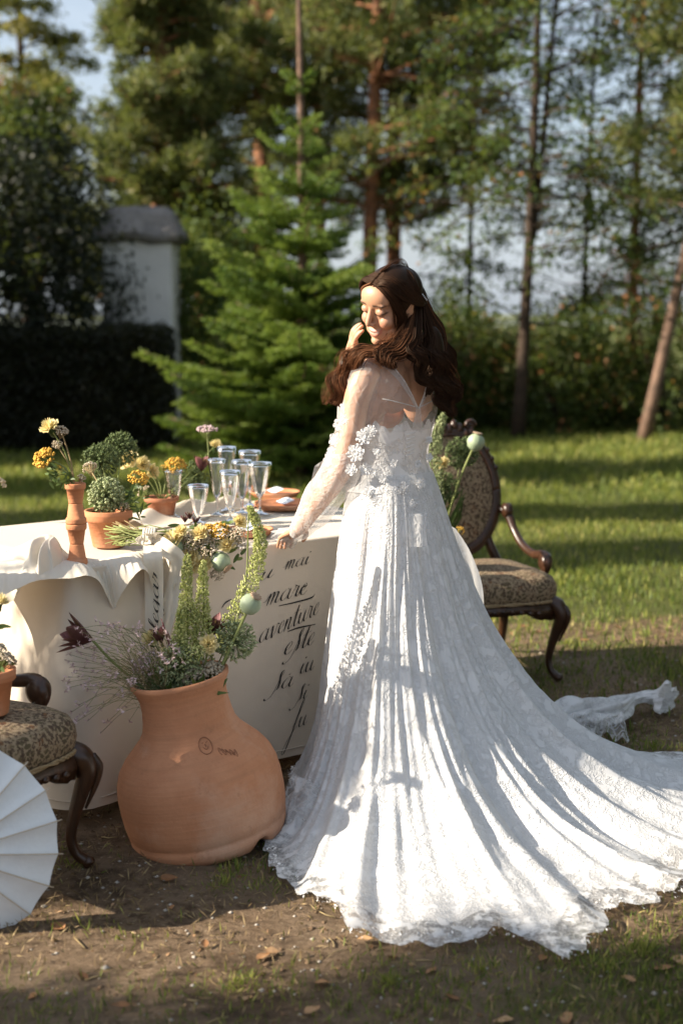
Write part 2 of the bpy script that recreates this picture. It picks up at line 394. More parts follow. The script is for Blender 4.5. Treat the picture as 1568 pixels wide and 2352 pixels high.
# chair
m, nt, b, out = new_mat('carved_walnut'); M['walnut'] = m
v = coords(nt); mp = nt.nodes.new('ShaderNodeMapping'); mp.inputs['Scale'].default_value = (22, 22, 4); nt.links.new(v, mp.inputs[0])
nt.links.new(ramp(nt, noise(nt, mp.outputs[0], 2, 6, .6, 1.0), [(.3, (.018, .008, .004)), (.55, (.045, .018, .008)), (.8, (.085, .034, .013))]), b.inputs['Base Color'])
b.inputs['Roughness'].default_value = .33; bump(nt, b, noise(nt, mp.outputs[0], 5, 4), .15, .003)
m, nt, b, out = new_mat('floral_tapestry'); M['tapestry'] = m
v = coords(nt)
dn = nt.nodes.new('ShaderNodeTexNoise'); dn.inputs['Scale'].default_value = 18; nt.links.new(v, dn.inputs['Vector'])
dv = nt.nodes.new('ShaderNodeVectorMath'); dv.operation = 'SCALE'; dv.inputs['Scale'].default_value = .05; nt.links.new(dn.outputs['Color'], dv.inputs[0])
av = nt.nodes.new('ShaderNodeVectorMath'); av.operation = 'ADD'; nt.links.new(v, av.inputs[0]); nt.links.new(dv.outputs[0], av.inputs[1])
vo = nt.nodes.new('ShaderNodeTexVoronoi'); vo.inputs['Scale'].default_value = 15; nt.links.new(av.outputs[0], vo.inputs['Vector'])
fl = ramp(nt, vo.outputs['Distance'], [(.10, (.16, .07, .03)), (.22, (.25, .13, .05)), (.30, (.05, .03, .02)), (.42, (.33, .25, .16)), (.6, (.12, .10, .05))])
vo2 = nt.nodes.new('ShaderNodeTexVoronoi'); vo2.feature = 'DISTANCE_TO_EDGE'; vo2.inputs['Scale'].default_value = 55; nt.links.new(av.outputs[0], vo2.inputs['Vector'])
fl = mixc(nt, ramp(nt, vo2.outputs['Distance'], [(.10, (.9, .9, .9)), (.2, (0, 0, 0))]), fl, (.40, .33, .23))
fl = mixc(nt, ramp(nt, noise(nt, v, 85, 3), [(.5, (0, 0, 0)), (.58, (.85, .85, .85))]), fl, (.07, .04, .025))
nt.links.new(fl, b.inputs['Base Color']); b.inputs['Roughness'].default_value = .9; bump(nt, b, noise(nt, v, 260, 2), .4, .002)
nt.links.new(mixc(nt, 1.0, fl, (.72, .64, .56), 'MULTIPLY'), b.inputs['Base Color'])
M['braid'] = plain('gold_braid', (.36, .26, .14), (.22, .15, .08), 150, .7, .5, 200, .003)
M['oak'] = plain('plain_wood', (.24, .15, .08), (.16, .10, .05), 10, .6)
# glass etc
m, nt, b, out = new_mat('cut_crystal'); M['glass'] = m
b.inputs['Base Color'].default_value = (.96, .98, 1, 1); b.inputs['Roughness'].default_value = .03; b.inputs['Transmission Weight'].default_value = 1.0; b.inputs['IOR'].default_value = 1.46
M['card'] = plain('paper_card', (.78, .80, .84), (.74, .76, .80), 10, .8, .1)
M['paper'] = plain('parasol_paper', (.74, .75, .75), (.68, .69, .70), 14, .7, .35, 22, .01)
M['bamboo'] = plain('pale_wood', (.62, .52, .40), (.5, .4, .29), 12, .6)
M['ink'] = plain('black_ink', (.012, .012, .013), (.02, .02, .02), 20, .6, 0)
M['plaster'] = plain('grey_white_plaster', (.72, .71, .68), (.58, .57, .545), 1.6, .9, .35, 14, .02, .2)
M['slab'] = plain('grey_stone_slab', (.26, .24, .22), (.15, .14, .135), 4, .9, .8, 12, .05, .2)
# flowers
def petal(name, c1, c2, trans=.3): return leafy(name, [(.0, c1), (1, c2)], trans, .6, 30)
M['stem'] = leafy('green_stem', [(0, (.11, .14, .04)), (1, (.26, .29, .10))], 0, .6, 9)
M['stem_dry'] = leafy('dry_stem', [(0, (.22, .15, .07)), (1, (.36, .28, .14))], 0, .7, 9)
M['carn'] = petal('pale_yellow_petals', (.68, .50, .19), (.86, .74, .42), .35)
M['yarrow'] = petal('mustard_florets', (.50, .27, .035), (.70, .42, .07), .1)
M['beige'] = petal('beige_florets', (.40, .32, .22), (.66, .56, .42), .15)
M['pink'] = petal('dusty_pink_florets', (.46, .33, .34), (.70, .54, .55), .2)
M['allium'] = petal('green_florets', (.13, .18, .06), (.44, .48, .27), .15)
M['allium_dark'] = petal('dark_green_florets', (.045, .075, .022), (.14, .18, .07), .15)
M['erem'] = petal('lime_buds', (.30, .36, .07), (.74, .74, .36), .25)
M['poppy'] = plain('poppy_pod_skin', (.24, .31, .19), (.36, .42, .29), 22, .55, .2)
M['crown'] = plain('dry_pod_crown', (.30, .20, .13), (.42, .30, .2), 40, .8, .2)
M['maroon'] = petal('maroon_bracts', (.045, .008, .012), (.30, .12, .13), .2)
M['greenleaf'] = leafy('green_leaves', [(0, (.03, .06, .015)), (1, (.12, .18, .05))], .25, .5, 20)

# ------------------------------------------------------------------ ground
RS = np.random.RandomState(11)
def ground_z(x, y):
    near = np.exp(-((x - .2) / 4.5) ** 2 - ((y - 4.2) / 3.6) ** 2)
    z = (.010 * wob(x, y, 3, 3, 2.2) + .007 * wob(x, y, 5, 3, 11.0) + .004 * wob(x, y, 8, 2, 38.0)) * near
    z = z + .05 * wob(x, y, 21, 2, .5) * smooth(y, 7, 11)
    return z - .004
def turf_mask(x, y):
    """1 = lawn, 0 = bare trodden soil"""
    t = smooth(y + 1.3 * wob(x, y, 31, 4, 1.3) - .10 * np.abs(x), 5.5, 8.2)
    pat = smooth(wob(x, y, 33, 4, 2.0), -.05, .45) * .55 * smooth(y, 1.2, 2.0)
    pat = pat + .55 * smooth(3.45 - y + .55 * wob(x, y, 35, 3, 2.0) + .12 * x, 0, .6)
    pat = pat + .42 * smooth(y - .25 * x + .8 * wob(x, y, 37, 3, 2.4), 4.6, 5.8) * smooth(x, .3, .9)
    return np.clip(np.maximum(t, pat), 0, 1)
xs = np.concatenate([[-900, -300, -100, -50, -25, -14], np.linspace(-9, -3, 20), np.linspace(-2.9, 3.2, 245), np.linspace(3.3, 10, 20), [15, 25, 50, 100, 300, 900]])
ys = np.concatenate([[-300, -80, -20, -6, -2, 0, 1], np.linspace(1.6, 7.2, 225), np.linspace(7.4, 22, 60), [25, 30, 40, 60, 100, 200, 500, 1500]])
X, Y = np.meshgrid(xs, ys, indexing='ij')
MB().grid(np.stack([X, Y, ground_z(X, Y)], -1), c=turf_mask(X, Y) * (.62 + .38 * smooth(Y, 5.2, 7.5))).obj('ground', M['ground'], kind='structure')

def blades(n, x0, x1, y0, y1, prob, h, w, seed, lean=.5):
    rs = np.random.RandomState(seed)
    x = rs.uniform(x0, x1, n); y = rs.uniform(y0, y1, n)
    keep = rs.uniform(0, 1, n) < prob(x, y)
    x, y = x[keep], y[keep]; n = len(x)
    a = rs.uniform(0, 2 * np.pi, n); ln = np.abs(rs.normal(0, lean, n))
    D = np.stack([np.cos(a) * ln, np.sin(a) * ln, np.ones(n)], -1)
    Nn = np.stack([np.cos(a + rs.uniform(-1, 1, n)), np.sin(a + rs.uniform(-1, 1, n)), rs.uniform(-.3, .3, n)], -1)
    C = np.stack([x, y, ground_z(x, y) - .003], -1)
    return C, D, Nn, h * rs.uniform(.45, 1.35, n), w * rs.uniform(.6, 1.4, n), rs
def lawn_p(x, y): return turf_mask(x, y) ** 1.1
clump = lambda x, y: smooth(wob(x, y, 51, 3, 3.1), -.25, .5)
C, D, Nn, L, W, rs = blades(210000, -5.2, 6.4, 4.9, 12.5, lambda x, y: lawn_p(x, y) * (.35 + .65 * clump(x, y)) * (np.abs(x) < .32 * y + .6), .055, .008, 1)
g = MB().leaves(C, D, Nn, L, W, np.clip(rs.normal(.5, .2, len(C)) + .25 * wob(C[:, 0], C[:, 1], 52, 2, 1.5), 0, 1))
C, D, Nn, L, W, rs = blades(130000, -7, 8, 12.3, 22.5, lambda x, y: (.4 + .6 * clump(x, y)) * (np.abs(x) < .32 * y + .8), .085, .016, 2)
g.leaves(C, D, Nn, L, W, np.clip(rs.normal(.5, .18, len(C)) + .25 * wob(C[:, 0], C[:, 1], 53, 2, 1.0), 0, 1))
g.obj('lawn_grass', M['grass'], label='short sunlit lawn grass stretching back to the hedge and trees', cat='grass', kind='stuff')
C, D, Nn, L, W, rs = blades(330000, -1.7, 2.4, 2.3, 6.6, lambda x, y: np.clip(turf_mask(x, y) * 1.2 + .02, 0, 1) * (.12 + .88 * clump(x * 2, y * 2)), .030, .0036, 3, .9)
g = MB().leaves(C, D, Nn, L, W, np.clip(rs.normal(.42, .22, len(C)), 0, 1))
# a few taller tufts
for (px, py, nb, hh) in [(538, 2005, 60, .07), (520, 2035, 90, .05), (300, 2160, 40, .05), (200, 2130, 18, .09), (600, 2040, 50, .05), (900, 2260, 120, .05), (1100, 2230, 120, .05), (1480, 2190, 150, .06), (1400, 2230, 120, .05), (560, 2260, 120, .04), (160, 1990, 30, .05), (130, 1960, 30, .045), (1180, 1690, 80, .05), (1500, 1720, 120, .06), (1300, 1480, 100, .05)]:
    p = onz(px, py); rs = np.random.RandomState(int(px * 7 + py))
    a = rs.uniform(0, 6.28, nb); rr = np.abs(rs.normal(0, .055, nb))
    C = np.stack([p[0] + rr * np.cos(a), p[1] + rr * np.sin(a), np.zeros(nb)], -1)
    D = np.stack([np.cos(a) * .3, np.sin(a) * .3, np.ones(nb)], -1) + rs.normal(0, .45, (nb, 3))
    g.leaves(C, D, rs.normal(0, 1, (nb, 3)), hh * .75 * rs.uniform(.35, 1.2, nb) * np.exp(-rr * 6), .0038, np.clip(rs.normal(.6, .2, nb), 0, 1))
g.obj('tufted_grass', M['grass'], label='thin patchy grass tufts growing through the trodden soil in front', cat='grass', kind='stuff')
C, D, Nn, L, W, rs = blades(70000, -1.8, 2.5, 2.3, 7.2, lambda x, y: .25 + .75 * smooth(wob(x, y, 61, 3, 2.6), -.3, .5), .034, .0030, 4, 2.4)
MB().leaves(C + [0, 0, .005], D, Nn, L, W, np.clip(rs.normal(.45, .25, len(C)), 0, 1)).obj('dry_litter', M['dry'], label='dry straw and dead grass scattered over the bare soil', cat='straw', kind='stuff')
n = 2600
C = np.stack([RS.uniform(-1.7, 2.4, n), RS.uniform(2.3, 6.6, n), np.zeros(n)], -1); C[:, 2] = ground_z(C[:, 0], C[:, 1]) + .001
MB().blobs(C, np.abs(RS.normal(0, .0035, n)) + .0018, sq=.6).obj('gravel', M['pebble'], label='small pale grit and crumbs of stone strewn over the soil', cat='gravel', kind='stuff')

n = 9000; C = np.stack([RS.uniform(-1.7, 2.4, n), RS.uniform(2.3, 6.9, n), np.zeros(n)], -1); keep = RS.uniform(0, 1, n) < (.15 + .85 * smooth(wob(C[:, 0], C[:, 1], 67, 3, 3.4), -.3, .5)) * (1 - .7 * turf_mask(C[:, 0], C[:, 1])); C = C[keep]; n = len(C); C[:, 2] = ground_z(C[:, 0], C[:, 1])
MB().blobs(C, np.abs(RS.normal(0, .004, n)) + .0022, sq=.7).obj('soil_clods', M['clod'], label='small crumbly clods of dry soil over the trodden ground', cat='soil', kind='stuff')
n = 5200; C = np.stack([RS.uniform(-1.7, 2.4, n), RS.uniform(2.3, 6.9, n), np.zeros(n)], -1); keep = RS.uniform(0, 1, n) < .25 + .75 * smooth(wob(C[:, 0], C[:, 1], 65, 3, 2.8), -.2, .5); C = C[keep]; n = len(C); C[:, 2] = ground_z(C[:, 0], C[:, 1]) + .004
MB().leaves(C, RS.normal(0, 1, (n, 3)) * [1, 1, .18], RS.normal(0, .35, (n, 3)) + [0, 0, 1], RS.uniform(.006, .026, n), RS.uniform(.004, .013, n), RS.uniform(0, 1, n), .2).obj('leaf_litter', M['litter'], label='crumbled brown leaf litter strewn over the soil in patches', cat='leaf litter', kind='stuff')
n = 420; tw = MB(); q0 = np.stack([RS.uniform(-1.6, 2.3, n), RS.uniform(2.4, 6.8, n), np.zeros(n)], -1); an = RS.uniform(0, 6.28, n); ll = RS.uniform(.015, .07, n)
q1 = q0 + np.stack([np.cos(an) * ll, np.sin(an) * ll, np.zeros(n)], -1); qm = (q0 + q1) / 2 + RS.normal(0, .004, (n, 3)); P = np.stack([q0, qm, q1], 1); P[..., 2] = ground_z(P[..., 0], P[..., 1]) + .004
tw.tubes(P, RS.uniform(.0008, .0022, (n, 1)), 4, RS.uniform(0, 1, (n, 3))); tw.obj('twig_litter', M['stem_dry'], label='broken brown twigs and needles scattered on the soil', cat='twigs', kind='stuff')

# fallen leaves (single, on the soil)
def leaf_mesh(seed):
    rs = np.random.RandomState(seed); u = np.linspace(0, 1, 7); w = np.sin(np.pi * u ** .8) * .32 * rs.uniform(.7, 1.1)
    cur = rs.uniform(.05, .3)
    P = np.stack([np.stack([u, s * w, cur * (np.abs(s) * w * 1.6 + (u - .5) ** 2 * .9) + .02 * np.sin(9 * u + seed)], -1) for s in (-1, -.5, 0, .5, 1)], 1)
    return P
leaf_spots = [(365, 2022, .055), (150, 2140, .06), (395, 2080, .03), (590, 2205, .05), (640, 2185, .04), (820, 2160, .05), (905, 2205, .045), (1250, 2200, .04), (1500, 2230, .06), (1460, 2260, .04), (1545, 2200, .05),
              (560, 2300, .045), (300, 2310, .05), (1020, 2290, .045), (80, 2290, .05), (1300, 2330, .05), (700, 2330, .045), (1180, 2345, .05), (180, 2235, .04), (470, 2180, .035), (1000, 2225, .04), (720, 2260, .045), (1430, 1448, .06), (1380, 1452, .05), (1230, 1455, .05), (1215, 1440, .06), (1330, 1470, .05), (1180, 1462, .05), (1460, 1260, .07), (1480, 1600, .05), (1350, 1610, .04), (1420, 1560, .05), (1240, 1600, .04), (1520, 1500, .06)]
ml = [leaf_mesh(k) for k in range(6)]; lmesh = []
for k in range(6): lmesh.append(MB().grid(ml[k], c=np.full((7, 5), .15 + .14 * k)).mesh('fallen_leaf'))
for me in lmesh: me.materials.append(M['fallen'])
for i, (px, py, s) in enumerate(leaf_spots):
    p = onz(px, py); o = bpy.data.objects.new('fallen_leaf', lmesh[i % 6]); COL.objects.link(o)
    o.location = (p[0], p[1], float(ground_z(p[0], p[1])) + .007); o.scale = (s, s, s); o.rotation_euler = (random.Random(i).uniform(-.3, .3), random.Random(i + 9).uniform(-.3, .3), i * 2.4)
    tag(o, 'small curled brown dry leaf lying on the trodden ground', 'leaf', 'dry leaves fallen on the ground')

# ------------------------------------------------------------------ trees
def rot_from(d):
    a, b, c = frame(d); return np.stack([a, b, c], 1)
def trunk_path(x, y, H, lean=(0, 0), seed=0, n=16, bend=.15):
    t = np.linspace(0, 1, n); rs = np.random.RandomState(seed)
    return np.stack([x + lean[0] * H * t + bend * np.sin(3 * t + rs.uniform(0, 6)) * t, y + lean[1] * H * t + bend * np.sin(2.5 * t + rs.uniform(0, 6)) * t, H * t - .05], -1)
def pine(name, label, x, y, H, r0, z0, spread, seed, lean=(0, 0), nbr=34, dens=1.0, mat='pine', bark='bark_pine', group='pines behind the lawn', zmax=None, fine=1.0, shape='pine'):
    rs = np.random.RandomState(seed)
    root = thing(name, label, 'tree', (x, y, 0), 0, group)
    tp = trunk_path(x, y, H, lean, seed); tz = tp[:, 2]
    tr = MB(); tr.tubes(tp[None], r0 * (1 - .8 * np.linspace(0, 1, 16)) * (1 + .25 * np.exp(-np.linspace(0, 1, 16) * 25)), 10)
    cr = MB(); Cs = []; Ds = []; Ts = []
    for k in range(nbr):
        f = rs.uniform(0, 1) ** .85; z = z0 + (H - z0) * f
        if zmax and z > zmax: z = z0 + (zmax - z0) * rs.uniform(0, 1)
        f = (z - z0) / (H - z0)
        base = np.array([np.interp(z, tz, tp[:, i]) for i in range(3)])
        az = rs.uniform(0, 2 * np.pi); ln = spread * (1 - .65 * f) * rs.uniform(.55, 1.1) * (.6 + .4 * min(1, f * 6))
        u = np.linspace(0, 1, 9); up = rs.uniform(-.15, .25)
        P = base + np.stack([np.cos(az) * ln * u, np.sin(az) * ln * u, ln * (up * u + .22 * u * u * np.sign(up + .1)) + .05 * np.sin(5 * u)], -1)
        tr.tubes(P[None], r0 * .22 * (1 - .8 * u) * (1 - .4 * f) + .006, 5)
        nt_ = int(26 * dens * ln / 1.4) + 6
        for s in range(nt_):
            uu = rs.uniform(.25, 1.0) ** .8; q = np.array([np.interp(uu, u, P[:, i]) for i in range(3)])
            side = rs.normal(0, 1, 3) * [1, 1, .45]; tw = .42 * (1.15 - uu) * rs.uniform(.3, 1.0) * min(ln, 1.6)
            Cs.append(q + unit(side) * tw + [0, 0, .04]); Ds.append(unit(unit(side) + np.array([np.cos(az), np.sin(az), .45]) * .8))
            Ts.append(rs.uniform(.1, .9))
    Cs = np.array(Cs); Ds = np.array(Ds); Ts = np.array(Ts); k = int(18 * fine)
    C = np.repeat(Cs, k, 0) + rs.normal(0, .06, (len(Cs) * k, 3)); n = len(C)
    D = np.repeat(Ds, k, 0) + rs.normal(0, .7, (n, 3))
    cr.leaves(C, D, rs.normal(0, 1, (n, 3)), .13 * rs.uniform(.6, 1.3, n), .026, np.clip(np.repeat(Ts, k) + rs.normal(0, .12, n), 0, 1))
    tr.obj('trunk', M[bark], root); cr.obj('crown', M[mat], root); return root
def lat(px, d): return (px - 784) / FPX * d * 1.0
# tall pines
pine('pine_tree', 'tall pine with an orange sunlit trunk behind the spruce, left of its bare leader', lat(612, 22), 22, 12.5, .17, 4.2, 2.0, 1, (-.004, 0), 40, zmax=7.5)
pine('pine_tree', 'slim dark pine trunk rising right beside the bare leader of the spruce', lat(706, 24), 24, 13, .13, 5.0, 1.6, 2, (-.002, 0), 26, zmax=8.5)
pine('pine_tree', 'slim pine with a thin orange trunk standing just right of the spruce leader', lat(742, 26), 26, 13, .12, 5.2, 1.6, 3, (-.004, 0), 26, zmax=9)
pine('pine_tree', 'pine with a sturdy red-brown trunk above the head of the woman', lat(842, 20), 20, 12, .125, 2.9, 2.3, 4, (.014, 0), 62, zmax=7)
pine('pine_tree', 'pine with a grey-brown trunk close behind the red-brown one above the woman', lat(902, 21.5), 21.5, 12, .13, 2.6, 2.5, 5, (-.012, 0), 66, zmax=7)
pine('pine_tree', 'broad low-branched olive-green pine filling the upper left above the pillar', lat(365, 20), 20, 5.9, .17, 1.7, 1.75, 6, (0, 0), 120, 1.3)
pine('pine_tree', 'bushy pine between the broad left pine and the orange trunk', lat(470, 23), 23, 9.5, .2, 2.0, 2.0, 7, (0, 0), 90, 1.1, zmax=7.6)
pine('pine_tree', 'leaning pine with a pinkish flaking trunk at the right edge of the lawn', lat(1478, 17.6), 17.6, 10, .075, 2.6, 2.1, 8, (.20, 0), 40, .9, bark='bark_pale', zmax=7)

def spruce(name, label, x, y, H, r, seed, z0=.12, HF=3.75):
    rs = np.random.RandomState(seed); root = thing(name, label, 'tree', (x, y, 0))
    tr = MB(); t = np.linspace(0, 1, 14)
    tr.tubes(np.stack([x + .02 * np.sin(4 * t), y + 0 * t, H * t - .03], -1)[None], .055 * (1 - .86 * t) + .004, 8)
    Cs, Ds, Ts, Ns = [], [], [], []
    z = z0; w = 0
    while z < HF - .1:
        f = (z - z0) / (HF - z0); nb = 10 if f < .5 else (7 if f < .72 else 4)
        for k in range(nb):
            az = 2 * np.pi * (k + .5 * (w % 2)) / nb + rs.normal(0, .18)
            ln = r * (1 - f) ** .9 * rs.choice([.5, .7, .85, 1.0, 1.2]) * rs.uniform(.85, 1.12) + .07
            if z < .35: ln *= .8
            zz = z + rs.uniform(-.09, .09); u = np.linspace(0, 1, 9)
            sl = -.16 + .55 * f + rs.normal(0, .06)
            P = np.stack([x + np.cos(az) * ln * u, y + np.sin(az) * ln * u, zz + ln * (sl * u + .22 * u ** 2.2)], -1)
            tr.tubes(P[None], .011 * (1 - .8 * u) * (1.2 - f) + .0025, 4)
            tint = rs.uniform(.15, .7); hd = np.array([np.cos(az), np.sin(az), sl])
            sd = np.array([-np.sin(az), np.cos(az), 0])
            ntw = max(4, int(ln / .055))
            for j in range(ntw):
                uu = (j + .7) / ntw; q = np.array([np.interp(uu, u, P[:, i]) for i in range(3)])
                tl = min(.42 * ln * (1.12 - uu) + .05, .36)
                for s in (-1, 1):
                    d = unit(hd * .75 + sd * s * rs.uniform(.7, 1.1) + np.array([0, 0, rs.uniform(-.15, .2)]))
                    m = max(3, int(tl / .022))
                    vv = (np.arange(m) + .5) / m
                    Cs.append(q + d * (tl * vv)[:, None]); Ds.append(np.repeat(d[None], m, 0)); Ts.append(np.clip(tint + .35 * vv * uu + rs.normal(0, .07, m), 0, 1))
        z += .185 + .16 * f; w += 1
    # bare leader with a few short side shoots
    for (zz, az, ln) in [(H - .55, 2.6, .35), (H - .55, .3, .3), (H - .55, 4.2, .3), (H - 1.05, 3.4, .45), (H - 1.05, 5.9, .4), (H - 1.05, 1.6, .4)]:
        u = np.linspace(0, 1, 7); P = np.stack([x + np.cos(az) * ln * u, y + np.sin(az) * ln * u, zz + ln * .7 * u], -1)
        tr.tubes(P[None], .007 * (1 - .6 * u), 4); m = 16; vv = np.linspace(.1, 1, m)
        Cs.append(np.stack([np.interp(vv, u, P[:, i]) for i in range(3)], -1)); Ds.append(np.repeat(unit(P[-1] - P[0])[None], m, 0)); Ts.append(np.full(m, .75))
    C = np.concatenate(Cs); D = np.concatenate(Ds); T = np.concatenate(Ts); k = 7
    C = np.repeat(C, k, 0); D = np.repeat(D, k, 0); T = np.repeat(T, k); n = len(C)
    D = D * .8 + rs.normal(0, .55, (n, 3)) * [1, 1, .6]
    cr = MB().leaves(C + rs.normal(0, .006, (n, 3)), D, rs.normal(0, 1, (n, 3)), .046 * rs.uniform(.7, 1.3, n), .0125, np.clip(T + rs.normal(0, .05, n), 0, 1))
    tr.obj('trunk', M['bark_pale'], root); cr.obj('crown', M['spruce'], root)
spruce('spruce_tree', 'young bright green spruce with a bare pale leader in the middle behind the table', lat(690, 13.6), 13.6, 5.7, 1.34, 21)

def leaf_tree(name, label, x, y, H, r0, seed, lean=(0, 0), z0=1.6, spread=1.6, nbr=26, nleaf=60, mat='decid', bark='bark', leaf=.075, fork=None, group=None, zmax=None, sig=.22):
    rs = np.random.RandomState(seed); root = thing(name, label, 'tree', (x, y, 0), 0, group)
    tp = trunk_path(x, y, H, lean, seed, bend=.1); tz = tp[:, 2]; u16 = np.linspace(0, 1, 16)
    tr = MB().tubes(tp[None], r0 * (1 - .8 * u16) * (1 + .3 * np.exp(-u16 * 25)), 9)
    paths = [tp]
    if fork:
        zf, dx, dy = fork; b = np.array([np.interp(zf, tz, tp[:, i]) for i in range(3)]); u = np.linspace(0, 1, 12)
        P = b + np.stack([dx * u ** .8, dy * u, (H - zf) * u], -1); tr.tubes(P[None], r0 * .55 * (1 - .8 * u), 8); paths.append(P)
    Cs, Ts = [], []
    for k in range(nbr):
        tpk = paths[k % len(paths)]; z = rs.uniform(max(z0, tpk[0, 2] + .2), zmax or H * .97)
        b = np.array([np.interp(z, tpk[:, 2], tpk[:, i]) for i in range(3)]); az = rs.uniform(0, 6.283); ln = spread * rs.uniform(.4, 1.1) * (1.1 - .5 * z / H)
        u = np.linspace(0, 1, 8); up = rs.uniform(-.1, .7)
        P = b + np.stack([np.cos(az) * ln * u + .08 * np.sin(4 * u + az), np.sin(az) * ln * u, ln * (up * u - .35 * u * u)], -1)
        tr.tubes(P[None], r0 * .16 * (1 - .85 * u) + .004, 4)
        tint = rs.uniform(.15, .8)
        for j in range(4):
            u0 = rs.uniform(.3, .95); q = np.array([np.interp(u0, u, P[:, i]) for i in range(3)]); d2 = rs.normal(0, 1, 3) * [1, 1, .5]; l2 = .45 * ln * (1.1 - u0)
            P2 = q + unit(d2) * (np.linspace(0, 1, 5) * l2)[:, None]; tr.tubes(P2[None], np.linspace(.006, .002, 5), 3)
            m = nleaf // 4; Cs.append(P2[rs.randint(0, 5, m)] + rs.normal(0, sig * .5, (m, 3)) * [1, 1, .6]); Ts.append(np.clip(tint + rs.normal(0, .2, m), 0, 1))
    C = np.concatenate(Cs); T = np.concatenate(Ts); n = len(C)
    cr = MB().leaves(C, rs.normal(0, 1, (n, 3)) + [0, 0, -.3], rs.normal(0, 1, (n, 3)) + [0, 0, 1.2], leaf * rs.uniform(.6, 1.3, n), leaf * .6, T, .15)
    tr.obj('trunk', M[bark], root); cr.obj('crown', M[mat], root); return root
leaf_tree('deciduous_tree', 'forked thin-leaved tree with a dark leaning trunk on the right', lat(1190, 18.2), 18.2, 9, .082, 31, (.034, 0), 1.25, 2.4, 80, 112, fork=(2.1, .55, .3), zmax=7.2, leaf=.08)
leaf_tree('deciduous_tree', 'straight slender tree with a red-brown trunk near the right edge', lat(1452, 20.5), 20.5, 10, .08, 32, (-.010, 0), 1.3, 2.3, 80, 112, bark='bark_pine', zmax=7.5, leaf=.08)
leaf_tree('deciduous_tree', 'very thin sapling between the forked tree and the slender tree', lat(1335, 21), 21, 8, .05, 36, (.01, 0), 1.2, 1.6, 40, 100, leaf=.08, zmax=6.5)
leaf_tree('deciduous_tree', 'thin sapling right behind the shoulder of the woman', lat(1075, 21.5), 21.5, 8, .05, 37, (-.006, 0), 1.3, 1.6, 40, 100, leaf=.08, zmax=6.5)
leaf_tree('deciduous_tree', 'yellowing tree high in the upper left corner', lat(70, 26), 26, 8.6, .14, 33, (.012, 0), 3.2, 1.9, 70, 220, mat='yellowleaf', leaf=.1, zmax=8)
leaf_tree('deciduous_tree', 'small green tree below the yellowing tree at the left edge', lat(95, 21), 21, 4.8, .10, 34, (.0, 0), 2.0, 1.5, 60, 220, leaf=.08)
leaf_tree('deciduous_tree', 'dense leafy tree reaching in from the right edge at the top', lat(1640, 21), 21, 9, .13, 35, (-.01, 0), 1.5, 2.2, 90, 140, leaf=.085, zmax=7.5)

def bush(name, label, cat, x, y, z, rx, ry, rz, n, mat, seed, leaf=.06, group=None, core=None, stems=5, lo=0.0, parts=('stem', 'foliage')):
    rs = np.random.RandomState(seed); root = thing(name, label, cat, (x, y, 0), 0, group)
    st = MB()
    for k in range(stems):
        a = rs.uniform(0, 6.28); u = np.linspace(0, 1, 7)
        st.tubes(np.stack([x + np.cos(a) * rx * .5 * u, y + np.sin(a) * ry * .5 * u, (z + rz * .5) * u], -1)[None], .03 * (1 - .7 * u), 5)
    d = rs.normal(0, 1, (n, 3)); d /= np.linalg.norm(d, axis=1, keepdims=True)
    th = np.arctan2(d[:, 1], d[:, 0]); lump = 1 + .20 * np.sin(3 * th + seed + 4 * d[:, 2]) + .14 * np.sin(7 * th + 2 * seed - 6 * d[:, 2]) + .10 * np.sin(13 * th + 9 * d[:, 2])
    rad = rs.uniform(.25, 1, n) ** .4 * lump * rs.normal(1, .07, n)
    C = np.array([x, y, z]) + d * rad[:, None] * [rx, ry, rz]
    C = C[C[:, 2] > lo + .02]; n = len(C)
    T = np.clip(.45 + .3 * wob(C[:, 0] * 1.3 + C[:, 1], C[:, 2], seed, 3, 3.0) + rs.normal(0, .2, n), 0, 1)
    f = MB().leaves(C, rs.normal(0, 1, (n, 3)) + [0, 0, -.2], rs.normal(0, 1, (n, 3)) + [0, 0, .8], leaf * rs.uniform(.6, 1.3, n), leaf * .62, T, .15)
    st.obj(parts[0], M['bark'], root); f.obj(parts[1], M[mat], root); return root
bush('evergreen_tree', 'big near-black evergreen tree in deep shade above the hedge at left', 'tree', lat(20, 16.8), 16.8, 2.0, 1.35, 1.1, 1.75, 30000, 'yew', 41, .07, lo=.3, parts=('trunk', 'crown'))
SH = 'shrubs along the far edge of the lawn'
for (px, d, zc, rx, rz, n, lab) in [
    (1040, 19.2, .75, .8, 1.1, 6500, 'green shrub just behind the shoulder of the woman'),
    (1140, 19.6, .55, .9, .75, 5500, 'shrub with a few orange leaves left of the dark forked trunk'),
    (1285, 19.0, .65, .8, .95, 6000, 'shrub with drooping rust leaves between the forked trunk and the slender trunk'),
    (1400, 19.8, .5, .9, .72, 5500, 'rounded shrub right behind the slender red-brown trunk'),
    (1530, 19.0, .8, .85, 1.15, 6500, 'taller green shrub at the right edge behind the leaning pine'),
    (990, 20.5, .7, .9, .9, 7000, 'low shrub hidden mostly behind the woman'),
    (470, 18.5, 1.2, .7, 1.6, 12000, 'tall bush between the white pillar and the spruce'),
    (560, 21.0, 1.0, 1.3, 1.5, 12000, 'wide dark bush behind the spruce')]:
    bush('shrub', lab, 'shrub', lat(px, d), d, zc, rx, .8, rz, n, 'shrub' if px > 900 else 'decid', int(px), .075, SH)
